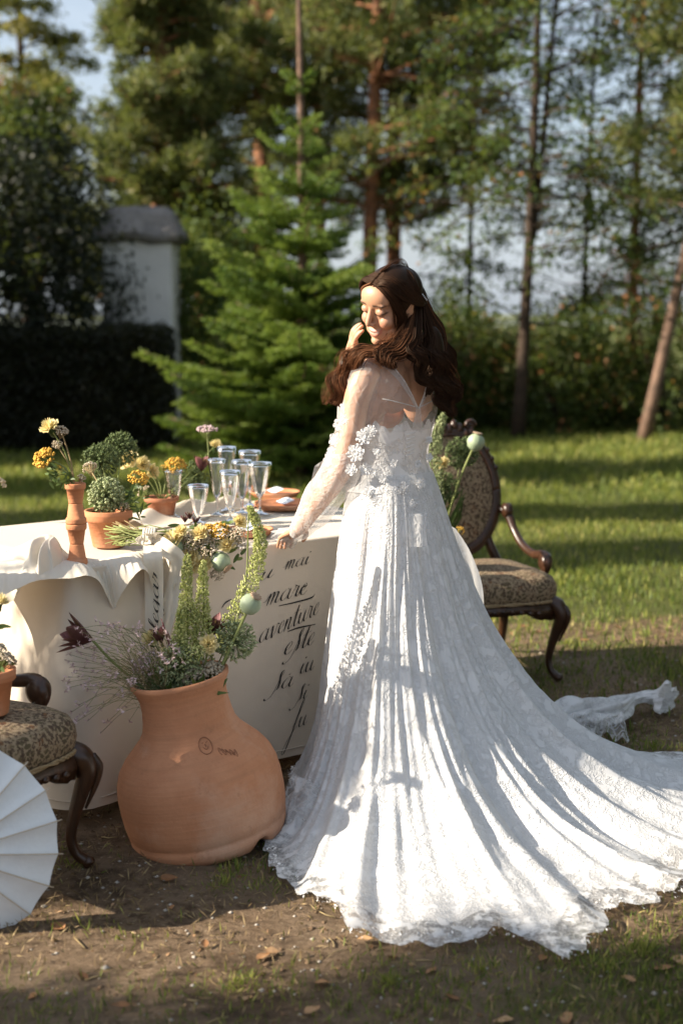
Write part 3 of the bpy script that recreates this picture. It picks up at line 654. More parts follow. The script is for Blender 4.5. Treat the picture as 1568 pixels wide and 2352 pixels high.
# hedge
hx0, hx1, hy, hz = lat(-260, 16.3), lat(384, 16.3), 16.3, 1.33
rs = np.random.RandomState(71); n = 42000
root = thing('hedge', 'clipped dark hedge in shade along the left of the lawn', 'hedge', ((hx0 + hx1) / 2, hy, 0))
face = rs.randint(0, 10, n); X = rs.uniform(hx0, hx1, n); Z = rs.uniform(0, hz, n); Yh = np.full(n, hy - .45)
top = face >= 7; Z[top] = hz; Yh[top] = hy + rs.uniform(-.45, .45, top.sum()); en = face == 6; X[en] = hx1; Yh[en] = hy + rs.uniform(-.45, .45, en.sum())
C = np.stack([X, Yh, Z], -1) + rs.normal(0, .035, (n, 3)); C[:, 2] += .05 * wob(C[:, 0], C[:, 1], 4, 2, 2.5); C = C[C[:, 2] > .02]; n = len(C)
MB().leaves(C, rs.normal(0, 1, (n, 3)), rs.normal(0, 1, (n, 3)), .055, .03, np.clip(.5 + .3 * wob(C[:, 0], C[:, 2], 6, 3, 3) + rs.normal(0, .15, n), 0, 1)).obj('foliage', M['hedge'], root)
MB().box(((hx0 + hx1) / 2, hy, hz / 2 - .03), (hx1 - hx0 - .08, .80, hz - .06)).obj('twig_core', M['bark'], root, smooth_=False)  # solid dark box added inside the hedge to block light
# white pillar with a slab roof
px0, pd = lat(332, 17.6), 17.6
root = thing('garden_pillar', 'pale plastered pillar with a rough stone slab cap beside the hedge', 'pillar', (px0, pd, 0))
rs = np.random.RandomState(5)
pw = .84
sh = MB(); zs = np.linspace(-.05, 2.40, 14); prof = []
ring = [(-1, -1), (-.5, -1), (0, -1), (.5, -1), (.93, -1), (1, -.93), (1, 0), (1, .93), (.93, 1), (0, 1), (-.93, 1), (-1, .93), (-1, 0), (-1, -.93)]
sh.grid(np.array([[[px0 + a * pw / 2 + rs.normal(0, .003), pd + b_ * pw / 2 + rs.normal(0, .003), z] for a, b_ in ring] for z in zs]), cv=True)
sh.obj('shaft', M['plaster'], root, smooth_=False)
cp = MB(); lv = [(1.02, 2.38), (1.24, 2.42), (1.30, 2.48), (1.24, 2.53), (1.10, 2.62), (.96, 2.74), (.74, 2.80), (.05, 2.82)]; sq = np.linspace(0, 2 * np.pi, 33)[:-1]
P = []
for (s, z) in lv:
    k = np.maximum(np.abs(np.cos(sq)), np.abs(np.sin(sq))) ** -.85
    rr = pw / 2 * s * k * (1 + .035 * np.sin(5 * sq + z * 9) + .025 * np.sin(9 * sq + 2))
    P.append(np.stack([px0 + rr * np.cos(sq), pd + rr * np.sin(sq), z + .02 * np.sin(3 * sq + 1) + .012 * np.sin(7 * sq)], -1))
cp.grid(np.array(P), cv=True).obj('slab_cap', M['slab'], root, smooth_=False)
# far hills
xx = np.linspace(-260, 260, 60); hh = .9 + .5 * wob(xx, 0 * xx, 9, 3, .03)
P = np.stack([np.stack([xx * k, 0 * xx + yy, hh * s - 1], -1) for yy, s, k in ((150, .0, 1), (170, .7, 1.05), (200, 1.3, 1.1), (240, 1.6, 1.2), (300, 1.0, 1.3))], 1)
MB().grid(P).obj('far_hills', plain('hazy_hillside', (.20, .22, .18), (.15, .18, .13), .03, .95, 0), kind='structure')

# trees out of the picture to the left, placed to throw the shade
def shade_tree(label, x, y, H, z0, spread, seed, nbr, dens=1.3):
    return pine('pine_tree', label, x, y, H, .18, z0, spread, seed, (0, 0), nbr, dens, group='pines out of the picture at left', fine=.8)
shade_tree('pine standing left of the camera that shades the foreground', -5.6, 1.44, 5.2, 1.5, 1.0, 81, 170, 2.4)
shade_tree('dense pine far to the left that shades the hedge', -7.2, 14.7, 4.6, .4, 1.4, 82, 150, 1.8)
shade_tree('dense pine beside it that shades the dark evergreen', -6.6, 16.6, 5.4, .4, 1.3, 83, 150, 1.8)
shade_tree('slim pine to the left that stripes the near lawn', -8.0, 7.3, 6.8, 1.4, .72, 84, 150, 3.0)
shade_tree('slim pine to the left that stripes the middle lawn', -8.0, 9.2, 7.0, 1.4, .8, 85, 150, 3.0)
shade_tree('slim pine to the left that stripes the far lawn', -9.0, 11.2, 5.2, 1.0, .8, 86, 150, 3.0)
bush('laurel_tree', 'round-topped small tree out of the picture at left that shades the big vase', 'tree', -6.0, 3.08, 2.35, .75, .40, .98, 15000, 'decid', 87, .07, 'pines out of the picture at left', lo=1.0, parts=('trunk', 'crown'))  # unseen tree added to put the vase in shade
# leafy trees added on the right, out of the picture, to block skylight
for i, (x_, y_, zc_, rx_, rz_) in enumerate([(6.6, 3.0, 3.6, 2.2, 3.4), (7.6, 8.0, 4.0, 2.4, 3.8), (8.6, 13.0, 4.0, 2.4, 3.8)]):
    bush('broadleaf_tree', ['leafy tree out of the picture right of the gown', 'leafy tree out of the picture right of the lawn', 'leafy tree out of the picture at the far right of the lawn'][i], 'tree', x_, y_, zc_, rx_, rx_, rz_, 6500, 'decid', 900 + i, .30, 'trees around the garden out of the picture', lo=.8, parts=('trunk', 'crown'))

# ------------------------------------------------------------------ table and cloth
C0 = np.array([-.82, 4.25]); LA = math.atan2(.626, .78); LD = np.array([math.cos(LA), math.sin(LA)]); WD = np.array([-math.sin(LA), math.cos(LA)])
TL, TW, TH = 1.50, .95, .775
def tpt(s, w, z): 
    p = C0[None] + np.atleast_1d(s)[:, None] * LD + np.atleast_1d(w)[:, None] * WD
    return np.concatenate([p, np.broadcast_to(np.atleast_1d(z), (len(p),))[:, None]], 1)
root = thing('dining_table', 'wooden table hidden under the long cream cloth', 'table', tuple(tpt(TL / 2, TW / 2, 0)[0]), LA)
MB().box((0, 0, TH - .02), (TL - .04, TW - .04, .03)).obj('table_top', M['oak'], root, local=True, smooth_=False)
lm = MB().box((0, 0, (TH - .035) / 2), (.06, .06, TH - .035)).mesh('leg', smooth_=False); lm.materials.append(M['oak'])
for a in (-1, 1):
    for b_ in (-1, 1):
        o = bpy.data.objects.new('leg', lm); COL.objects.link(o); o.parent = root; o.location = (a * (TL / 2 - .1), b_ * (TW / 2 - .1), 0)
# tablecloth: rounded-rectangle top, hanging sides with soft folds
def rrect(n):
    """perimeter of the table edge, (s,w) and outward normals, starting in the middle of the far side"""
    r = .03; pts = []; nor = []; par = []
    segs = [((r, 0), (TL - r, 0), (0, -1)), ((TL, r), (TL, TW - r), (1, 0)), ((TL - r, TW), (r, TW), (0, 1)), ((0, TW - r), (0, r), (-1, 0))]
    cen = [(TL - r, r), (TL - r, TW - r), (r, TW - r), (r, r)]
    for k, (a, b_, nn) in enumerate(segs):
        a = np.array(a); b_ = np.array(b_); m = int(n * np.linalg.norm(b_ - a) / (2 * (TL + TW)))
        for u in np.linspace(0, 1, m): pts.append(a + (b_ - a) * u); nor.append(nn)
        a0 = math.atan2(nn[1], nn[0])
        for u in np.linspace(0, np.pi / 2, 8)[1:-1]: pts.append(np.array(cen[k]) + r * np.array([math.cos(a0 + u), math.sin(a0 + u)])); nor.append((math.cos(a0 + u), math.sin(a0 + u)))
    return np.array(pts), np.array(nor)
EP, EN = rrect(420)
EL = np.concatenate([[0], np.cumsum(np.linalg.norm(np.diff(EP, axis=0), axis=1))])
def hang(el, dz):
    """outward offset of the hanging cloth at perimeter length el, dz below the top"""
    t = dz / TH
    front = np.exp(-((el - .75) / .95) ** 4)
    f = .030 * wob(el * 1.0, 0 * el + .3, 5, 2, 9.0) * (1 - .35 * front) + .012 * wob(el, dz * .4, 6, 2, 19.0) * (1 - .35 * front)
    cor = .055 * np.exp(-(el / .16) ** 2) + .055 * np.exp(-((el - EL[-1]) / .16) ** 2) + .05 * np.exp(-((el - TL) / .16) ** 2) + .05 * np.exp(-((el - TL - TW) / .15) ** 2) + .05 * np.exp(-((el - 2 * TL - TW) / .15) ** 2)
    dent = -.014 * np.exp(-((el - .36) / .05) ** 2) - .012 * np.exp(-((el - .92) / .05) ** 2) - .012 * np.exp(-((el - 1.12) / .035) ** 2)
    return .008 + (f + cor + dent) * smooth(t, .02, .55) + .035 * t
Ts = np.concatenate([[0, .004, .012], np.linspace(.03, 1, 34)])
rows = []
for k in (0.0, .35, .7, .93): rows.append(np.concatenate([np.array([TL / 2, TW / 2]) + (EP - [TL / 2, TW / 2]) * k, np.full((len(EP), 1), TH + .004)], 1))
rows = [np.concatenate([tpt(r[:, 0], r[:, 1], 0)[:, :2], r[:, 2:] + .004 * wob(r[:, :1], r[:, 1:2], 13, 3, 7)], 1) for r in rows]
def side_pt(el, dz):
    i = np.clip(np.searchsorted(EL, el), 1, len(EL) - 1); u = ((el - EL[i - 1]) / (EL[i] - EL[i - 1] + 1e-9))[:, None]
    p = EP[i - 1] * (1 - u) + EP[i] * u; nn = EN[i - 1] * (1 - u) + EN[i] * u
    h = hang(el, dz); q = p + nn * h[:, None]
    return tpt(q[:, 0], q[:, 1], TH + .005 - dz)
hem = TH - .045 + .02 * wob(EL, 0 * EL, 17, 2, 3.0)
for t in Ts: rows.append(side_pt(EL, hem * t))
tc = MB().grid(np.array(rows), cv=True).obj('tablecloth', M['linen'], label='long cream tablecloth with black handwritten lettering hanging to the ground', cat='tablecloth')
tc.data.materials[0] = M['linen']
# hem seam
MB().tubes(side_pt(EL, hem - .028)[None] + np.array([0, -.002, 0]), .0022, 5).obj('hem_seam', M['linen'], tc)

# lettering: pen strokes lying on the cloth
G = {  # glyph strokes, x-height 1, upright; advance last
 'a': ([[(.72, .78), (.5, 1.0), (.18, .72), (.1, .3), (.3, .02), (.58, .3), (.74, .8)], [(.76, .98), (.68, .3), (.82, .04), (1.05, .3)]], 1.0),
 'u': ([[(.0, .5), (.18, .95), (.14, .3), (.3, .03), (.55, .3), (.68, .95)], [(.68, .98), (.62, .3), (.76, .04), (1.0, .35)]], .95),
 'i': ([[(.0, .4), (.2, .95), (.14, .3), (.28, .04), (.5, .35)], [(.26, 1.42), (.30, 1.5), (.27, 1.36)]], .48),
 'm': ([[(-.35, .35), (-.1, .42), (.12, .95), (.06, -.02)], [(.08, .3), (.3, .98), (.42, .9), (.36, -.02)], [(.38, .3), (.62, .98), (.76, .85), (.70, .2), (.82, .02), (1.02, .3)]], 1.02),
 'n': ([[(.0, .5), (.14, .95), (.08, .0)], [(.10, .3), (.36, .98), (.5, .85), (.44, .2), (.58, .03), (.8, .35)]], .78),
 'r': ([[(.0, .4), (.16, .95), (.12, 1.12), (.28, .98), (.42, .92), (.36, .3), (.48, .04), (.7, .35)]], .66),
 'e': ([[(.0, .3), (.32, .5), (.48, .82), (.34, 1.0), (.12, .65), (.14, .2), (.36, .03), (.66, .32)]], .62),
 'v': ([[(.0, .6), (.16, .97), (.2, .3), (.28, .0), (.52, .5), (.58, 1.0), (.78, .86)]], .74),
 't': ([[(.0, .3), (.3, 1.7), (.2, .4), (.3, .03), (.56, .35)], [(-.05, 1.12), (.3, 1.2), (.62, 1.24)]], .5),
 's': ([[(-.45, -.5), (-.3, -.72), (.1, -.3), (.34, 1.0), (.48, 1.6), (.40, 1.75), (.28, 1.4), (.42, .6), (.36, .1), (.16, -.02)], [(.36, .1), (.66, .35)]], .62),
 'l': ([[(.0, .3), (.34, 1.5), (.3, 1.9), (.14, 1.4), (.12, .3), (.26, .03), (.5, .35)]], .46),
 'g': ([[(.68, .8), (.46, 1.0), (.16, .7), (.12, .25), (.34, .04), (.6, .4), (.7, .95)], [(.72, .98), (.6, -.6), (.36, -1.0), (.2, -.7), (.6, -.1), (.95, .35)]], .9),
 'f': ([[(.0, .2), (.3, .9), (.66, 2.2), (.62, 2.5), (.46, 2.1), (.2, .2), (-.1, -1.5), (-.3, -1.9), (-.42, -1.5), (-.1, -.6), (.3, .0), (.56, .3)]], .6),
 '~': ([[(.2, 1.35), (.32, 1.25), (.46, 1.42)]], 0),
}
def word_strokes(word, slant=.32):
    x = 0; S = []
    for ch in word:
        st, adv = G[ch]
        for s in st:
            p = np.array(s, float); S.append(np.stack([p[:, 0] * .95 + x + slant * p[:, 1], p[:, 1]], -1))
        x += adv * .95
    return S, x
def pen(mb, strokes, mapf, thick, thin, lift=.0025):
    for s in strokes:
        c = catmull(s, 9 * (len(s) - 1) + 1); d = np.gradient(c, axis=0); d /= (np.linalg.norm(d, axis=1, keepdims=True) + 1e-9)
        w = thin + (thick - thin) * np.clip(-d[:, 1], 0, 1) ** 1.4
        end = np.minimum(np.arange(len(c)), np.arange(len(c))[::-1]) / 5.0; w = w * np.clip(.35 + end, 0, 1)
        n = np.stack([np.abs(d[:, 1]) * .9 + .25, -.35 * d[:, 0]], -1); n /= np.linalg.norm(n, axis=1, keepdims=True)
        A = mapf(c + n * w[:, None] / 2); B = mapf(c - n * w[:, None] / 2)
        mb.grid(np.stack([A, B], 1))
FN = np.array([math.sin(LA), -math.cos(LA), 0])            # outward normal of the front side
def front_map(o2, ux, uy):
    def f(p):
        q = o2 + p[:, :1] * ux + p[:, 1:] * uy
        return side_pt(np.clip(q[:, 0] - .03, .001, TL - .08), TH + .005 - q[:, 1]) + FN * .003
    return f
def to_front(px, py, off=.035):
    p = onplane(px, py, np.array([C0[0], C0[1], 0]) + FN * off, FN); return np.array([np.dot(p[:2] - C0, LD), p[2]])
def word_on_front(word, a, b_, xh, thick=.135, thin=.035):
    A = to_front(*a); B = to_front(*b_); up = to_front(a[0], a[1] - xh) - A
    st, adv = word_strokes(word); mb = MB()
    pen(mb, st, front_map(A, (B - A) / adv, up), thick, thin); return mb
words = [('u', (600, 1339), (632, 1328), 19), ('mai', (662, 1311), (716, 1298), 19), ('mare', (616, 1393), (708, 1366), 25), ('aventure', (594, 1481), (736, 1412), 26),
         ('este', (648, 1508), (722, 1480), 26), ('sa~', (622, 1588), (668, 1576), 24), ('iu', (684, 1550), (720, 1540), 24), ('si', (676, 1612), (702, 1604), 20), ('fu', (664, 1678), (700, 1664), 24)]
for w_, a, b_, xh in words: word_on_front(w_.replace('~', ''), a, b_, xh).obj('lettering', M['ink'], tc)
A = to_front(652, 1583); mb = MB(); pen(mb, word_strokes('~')[0], front_map(A, (to_front(668, 1578) - A) / 1.0, to_front(652, 1559) - A), .135, .05); mb.obj('breve_mark', M['ink'], tc)
for P in ([(645, 1393), (690, 1383), (722, 1374), (730, 1366)], [(663, 1451), (690, 1442), (730, 1435)], [(690, 1368), (700, 1352), (712, 1346)], [(515, 1398), (524, 1386), (538, 1378)]):
    q = np.array([to_front(*p) for p in P]); c = catmull(q, 24); w = .0012 + .0015 * np.sin(np.linspace(0, np.pi, 24))
    mk = front_map(np.zeros(2), np.array([1.0, 0]), np.array([0, 1.0]))
    MB().grid(np.stack([mk(c + np.array([0, 1]) * w[:, None]), mk(c - np.array([0, 1]) * w[:, None])], 1)).obj('flourish', M['ink'], tc)

# ivory runner: rumpled along the near edge, hanging in zigzag folds
def fr_pt(px, py, o): return onplane(px, py, np.array([C0[0], C0[1], 0]) + FN * o, FN)
low = [(-60, 1400, .05), (0, 1372, .05), (40, 1352, .04), (80, 1335, .05), (120, 1330, .04), (165, 1328, .06), (200, 1322, .085), (228, 1335, .075), (248, 1372, .045), (262, 1398, .025), (276, 1372, .05), (300, 1332, .085), (325, 1308, .10), (342, 1318, .09), (352, 1352, .06), (366, 1386, .04), (384, 1414, .02), (394, 1372, .045), (404, 1340, .06), (420, 1338, .045), (440, 1352, .03)]
upp = [(-60, 1300), (0, 1284), (60, 1280), (120, 1282), (165, 1290), (205, 1286), (245, 1282), (285, 1272), (320, 1266), (350, 1268), (390, 1270), (440, 1266)]
nu, nv = 260, 30
lowP = catmull([fr_pt(*p) for p in low], nu); uppP = catmull([onz(p[0], p[1], TH + .018) for p in upp], nu)
lam = np.linspace(0, 1, nu); lowx = np.linspace(0, 1, nu)
rs = np.random.RandomState(3); P = np.zeros((nu, nv, 3))
edge = np.array([onplane(784 + FPX * q[0] / q[1], 1300, np.array([C0[0], C0[1], 0]), FN) for q in (lowP + uppP) / 2]); edge[:, 2] = TH + .030
sA = np.linspace(0, 1, nu); wr = 1.5 * wob(sA * 30, 0 * sA, 5, 4, 1.0) + .5 * np.sin(41 * sA + 3.2 * np.sin(7 * sA)) * (.5 + .5 * np.sin(13 * sA + 1))
for j, v in enumerate(np.linspace(0, 1, nv)):
    b0, b1, b2 = (1 - v) ** 2, 2 * v * (1 - v), v * v
    mid = (edge * .55 + lowP * .2 + uppP * .25) + np.array([0, 0, .022]); mid[:, 2] = np.maximum(mid[:, 2], TH + .012)
    q = b0 * uppP + b1 * (mid + FN * .035) + b2 * lowP
    q = q + FN * ((.010 * wr + .006 * np.sin(200 * sA + 9 * v)) * np.sin(np.pi * (.15 + .8 * v)))[:, None] + np.array([0, 0, 1.0]) * (.013 * np.clip(wr, -.2, 2) ** 2 * np.sin(np.pi * np.clip(v * 1.4, 0, 1)))[:, None]
    P[:, j] = q + FN * (.006 * wob(sA * 40, 0 * sA + v * 5, 9, 3, 1.0) * v)[:, None]
MB().grid(P).obj('table_runner', M['ivory'], label='rumpled ivory runner hanging in sharp folds over the near edge of the table', cat='table runner')
# tent of the same cloth standing up at the corner, left of the stacked vase
rid = catmull([at(-70, 1300, 4.62), at(0, 1272, 4.56), at(55, 1250, 4.48), at(92, 1232, 4.42), at(116, 1228, 4.38), at(136, 1246, 4.36), at(152, 1292, 4.36)], 90)
dwn = catmull([at(-90, 1440, 4.30), at(-10, 1400, 4.22), at(34, 1372, 4.16), at(52, 1330, 4.15), at(84, 1322, 4.16), at(120, 1322, 4.19), at(158, 1316, 4.27)], 90)
sA = np.linspace(0, 1, 90)[:, None]; V = np.linspace(0, 1, 30)[None]
P = rid[:, None] * (1 - V[..., None]) + dwn[:, None] * V[..., None]
P += np.array([-.25, -1, .25]) * ((.020 * np.sin(24 * sA + 3 * V + 1.2 * np.sin(11 * sA)) + .012 * np.sin(51 * sA - 4 * V)) * np.sin(np.pi * (.1 + .75 * V)))[..., None] + np.array([0, 0, .03]) * np.sin(np.pi * V)[..., None]
tent = MB().grid(P); bk = np.stack([rid, rid + np.array([.0, .05, -.03]), rid * [1, 1, 0] + np.array([.02, .10, TH + .008])], 1); bk[:, 2, 2] = np.minimum(bk[:, 2, 2], rid[:, 2]); tent.grid(bk)
tent.obj('gathered_cloth', M['ivory'], label='peak of bunched ivory cloth left of the stacked terracotta vase', cat='cloth')
# soft ridge of cloth across the middle of the table
u = np.linspace(0, 1, 60); v = np.linspace(0, 1, 24); U, V = np.meshgrid(u, v, indexing='ij')
A_ = onz(300, 1215, TH); B_ = onz(560, 1160, TH); nrm = unit(np.cross(np.array([0, 0, 1.0]), B_ - A_))
P = A_ + (B_ - A_) * U[..., None] + nrm * ((V - .5) * .22 * (1 + .3 * np.sin(7 * U))[...])[..., None]
P[..., 2] = TH + .010 + .045 * np.exp(-((V - .5 - .1 * np.sin(6 * U)) / .16) ** 2) * (.5 + .5 * np.sin(3.1 * U)) + .012 * np.sin(22 * U + 6 * V) * np.sin(np.pi * V)
MB().grid(P).obj('bunched_runner', M['linen'], label='low ridge of bunched linen running across the middle of the table', cat='cloth')

# ------------------------------------------------------------------ flower builders
def place(C): return np.asarray(C, float)
def fl_carnation(mb, cen, d, r, seed):
    rs = np.random.RandomState(seed); R = rot_from(d); th = np.linspace(0, 2 * np.pi, 44, endpoint=False)
    for lay, (rr, el) in enumerate([(1.0, .30), (.85, .62), (.62, .95), (.36, 1.25)]):
        ph = rs.uniform(0, 6); t = np.linspace(.06, 1, 6)[:, None]
        ruff = .16 * np.sin(9 * th + ph) + .12 * np.sin(17 * th + ph * 2) + .06 * np.sin(31 * th)
        rad = r * rr * t * (1 + .12 * np.sin(5 * th + ph) + ruff * .4 * t); z = r * (t ** 1.3 * el * .75 + ruff * t ** 2 * .8 - .35)
        V = np.stack([rad * np.cos(th) * np.cos(el * .35), rad * np.sin(th) * np.cos(el * .35), z + 0 * th], -1) @ R.T + cen
        mb.grid(V, cv=True, c=np.clip(.2 + .7 * t + .2 * np.sin(7 * th + ph), 0, 1) * np.ones_like(rad))
def fl_cluster(mb, cen, d, r, n, seed, bead=.13, flat=.55):
    rs = np.random.RandomState(seed); R = rot_from(d); a = rs.uniform(0, 6.283, n); q = np.sqrt(rs.uniform(0, 1, n)) 
    P = np.stack([q * np.cos(a) * r, q * np.sin(a) * r, (1 - q ** 2) * r * flat + rs.normal(0, .07, n) * r], -1) @ R.T + cen
    mb.blobs(P, r * bead * rs.uniform(.6, 1.3, n), rs.uniform(.05, .95, n)); return P
def fl_allium(mb, cen, r, n, seed, bead=.075, inner=True):
    rs = np.random.RandomState(seed); d = rs.normal(0, 1, (n, 3)); d /= np.linalg.norm(d, axis=1, keepdims=True); q = rs.uniform(.80, 1.05, n)[:, None]
    P = cen + d * q * r; mb.tubes(np.stack([np.repeat(np.asarray(cen)[None], n, 0), cen + d * q * r * .55, P], 1), r * .012, 3, np.full((n, 3), .35), cap=False)
    mb.blobs(P, r * bead * rs.uniform(.6, 1.3, n), rs.uniform(.2, 1, n))
    k = 3 * n; C = np.repeat(P, 3, 0); D = np.repeat(d, 3, 0) * .6 + rs.normal(0, .8, (k, 3)); mb.leaves(C, D, rs.normal(0, 1, (k, 3)), r * .16, r * .06, rs.uniform(.3, 1, k))
def fl_spike(mb, path, rad, n, seed):
    rs = np.random.RandomState(seed); c = catmull(path, 60); t = rs.uniform(0, 1, n) ** .9; i = t * 59
    P = np.stack([np.interp(i, np.arange(60), c[:, k]) for k in range(3)], -1); T = np.gradient(c, axis=0)[i.astype(int)]; T /= np.linalg.norm(T, axis=1, keepdims=True)
    w = rad * np.interp(t, [0, .1, .35, .75, .93, 1], [.55, 1.0, 1.0, .55, .38, .15])
    d = rs.normal(0, 1, (n, 3)); d -= (d * T).sum(1, keepdims=True) * T; d /= np.linalg.norm(d, axis=1, keepdims=True)
    rr = w * np.sqrt(rs.uniform(.25, 1, n)); B = P + d * rr[:, None]
    mb.tubes(np.stack([P, P + d * rr[:, None] * .6 + T * .002, B], 1), .0004, 3, np.full((n, 3), .2), cap=False)
    mb.leaves(B - T * .004, T * 1.0 + d * .55, d + rs.normal(0, .3, (n, 3)), rad * .34 * rs.uniform(.6, 1.2, n), rad * .20, rs.uniform(.05, 1, n)); mb.blobs(B, rad * .085, rs.uniform(.2, .9, n), 1.5)
def fl_pod(root, cen, d, r, label=None):
    R = rot_from(d); nn = 36
    prof = [(.10, -1.12), (.16, -1.0), (.42, -.92), (.80, -.62), (.98, -.15), (1.0, .15), (.88, .52), (.62, .80), (.40, .92), (.30, .98)]
    MB().lathe(np.array(prof) * r, nn, cen, R, jit=lambda th, z: r * .03 * np.abs(np.sin(7 * th))).obj('pod', M['poppy'], root)
    t = np.linspace(0, 2 * np.pi, 25)[:-1]; cr = MB(); rows_ = []
    for (q, z) in [(.05, 1.02), (.30, 1.0), (.42, 1.08), (.58, 1.10), (.46, 1.16), (.05, 1.14)]:
        s = q * (1 + (.16 * np.cos(12 * t) if q > .35 else 0 * t)); rows_.append(np.stack([s * np.cos(t), s * np.sin(t), z + 0 * t], -1) * r)
    cr.grid(np.array(rows_) @ R.T + cen, cv=True).obj('pod_crown', M['crown'], root)
def petal_strip(mb, base, d, n, L, W, curl, c0=.1, c1=.9):
    a, b_, dd = frame(d); s = unit(np.cross(dd, n)); up = np.cross(s, dd); u = np.linspace(0, 1, 8); w = W * np.sin(np.pi * np.clip(u * .92 + .08, 0, 1)) ** .8
    ctr = base + dd * (L * u)[:, None] + up * (curl * L * u ** 2)[:, None]
    P = np.stack([ctr + s * (k * w)[:, None] + up * (abs(k) * w * .45)[:, None] for k in (-1, -.5, 0, .5, 1)], 1)
    mb.grid(P, c=np.linspace(c0, c1, 8)[:, None] * np.ones((1, 5)))
def fl_protea(mb, cen, d, r, seed, n=13):
    rs = np.random.RandomState(seed); a, b_, dd = frame(d)
    for k in range(n):
        th = 2 * np.pi * k / n * 1.618 * 2; o = a * math.cos(th) + b_ * math.sin(th); sp = .25 + .85 * (k / n)
        petal_strip(mb, np.asarray(cen) + o * r * .04, dd + o * sp, dd, r * (0.8 + .35 * k / n), r * .21, .15, .0 if k % 2 else .1, rs.uniform(.3, 1))
def leaf_blade(mb, pts, w, c=.5):
    p = catmull(pts, 12); T = np.gradient(p, axis=0); s = np.cross(T, [.2, -.9, .3]); s /= np.linalg.norm(s, axis=1, keepdims=True); ww = w * np.sin(np.pi * np.linspace(.12, 1, 12)) ** .7
    mb.grid(np.stack([p - s * ww[:, None], p + np.array([0, 0, w * .15]), p + s * ww[:, None]], 1), c=np.full((12, 3), c))
def flower(kind, name, label, cat, base, head, r, seed, d=None, mid=None, mat=None, n=120, stem='stem', sr=.0022, group=None, leafs=0, path=None, **kw):
    base, head = place(base), place(head); d = unit(d) if d is not None else unit(head - base + np.array([0, 0, .05]))
    root = thing(name, label, cat, base, 0, group)
    md = place(mid) if mid is not None else (base + head) / 2 + np.array([.01, 0, .005])
    MB().tube([base, md, head], sr, 6, 14, c=.5).obj('stem', M[stem], root)
    mb = MB()
    if kind == 'carn': 
        fl_carnation(mb, head, d, r, seed); mb.obj('bloom', M[mat or 'carn'], root)
        MB().lathe([(.004, -r * 1.3), (.3 * r, -r * 1.1), (.38 * r, -r * .4), (.3 * r, -r * .2)], 10, head, rot_from(d)).obj('calyx', M['greenleaf'], root)
    elif kind == 'cluster':
        P = fl_cluster(mb, head, d, r, n, seed, **kw); mb.obj('bloom', M[mat], root)
        k = min(22, n); st = MB(); st.tubes(np.stack([np.repeat((head - d * r * 1.3)[None], k, 0), P[:k]], 1), .0008, 3, np.full((k, 2), .4)); st.obj('stalk', M[stem], root)
    elif kind == 'allium': fl_allium(mb, head, r, n, seed, **kw); mb.obj('bloom', M[mat or 'allium'], root)
    elif kind == 'pod': fl_pod(root, head, d, r)
    elif kind == 'protea': fl_protea(mb, head, d, r, seed); mb.obj('bloom', M[mat or 'maroon'], root)
    elif kind == 'spike': fl_spike(mb, path, r, n, seed); mb.obj('bloom', M[mat or 'erem'], root)
    if leafs:
        lb = MB(); rs = np.random.RandomState(seed + 5)
        for k in range(leafs):
            q = base + (head - base) * rs.uniform(.25, .8); o = rs.normal(0, 1, 3); o[2] = abs(o[2]) * .5; o = unit(o)
            leaf_blade(lb, [q, q + o * .02, q + o * .045 + np.array([0, 0, -.008])], .006, rs.uniform(.2, .9))
        lb.obj('leaf', M['greenleaf'], root)
    return root

# ------------------------------------------------------------------ big tilted vase
VC = np.array([at(452, 1800, 4.10)[0], 4.085, 0]); tilt = -math.radians(9.5)
vase = thing('terracotta_vase', 'large wide-bellied terracotta vase leaning left on the soil, full of wild flowers', 'vase', (VC[0] + .04, VC[1], .0))
vase.scale = (.985, .985, 1.045)
vase.rotation_euler = (math.radians(2), tilt, 0)
prof = [(.0, .012), (.165, .012), (.178, .0), (.228, .004), (.236, .022), (.239, .044), (.234, .049), (.240, .055), (.245, .085), (.2478, .12), (.2475, .165), (.243, .200), (.232, .232), (.210, .262), (.180, .290), (.157, .313), (.142, .337), (.134, .365), (.1295, .40), (.1305, .43), (.137, .455), (.147, .472), (.1475, .483), (.140, .486), (.130, .478), (.122, .44), (.119, .40), (.122, .36), (.165, .275), (.205, .20), (.20, .08), (.02, .04)]
thv = np.linspace(0, 2 * np.pi, 120, endpoint=False); pv = np.array(prof); rv = pv[:, :1] + .0015 * np.sin(3 * thv + 20 * pv[:, 1:]) + .0008 * np.sin(160 * pv[:, 1:])
zv = np.repeat(pv[:, 1:], 120, 1); nt_a = np.exp(-(np.abs(np.mod(thv + math.radians(42) + np.pi, 2 * np.pi) - np.pi) / .15) ** 4)
low_ = (pv[:, 1] < .024)[:, None]; zv = np.where(low_, np.maximum(zv, .030 * nt_a[None]), zv)           # arched notch in the foot at the right
MB().grid(np.stack([rv * np.cos(thv), rv * np.sin(thv), zv], -1), cv=True).obj('body', M['terra_big'], vase, local=True)
VMAT = Matrix.Translation(vase.location) @ vase.rotation_euler.to_matrix().to_4x4() @ Matrix.Diagonal((.985, .985, 1.045, 1))
def vw(x, y, z): return np.array(VMAT @ Vector((x, y, z)))
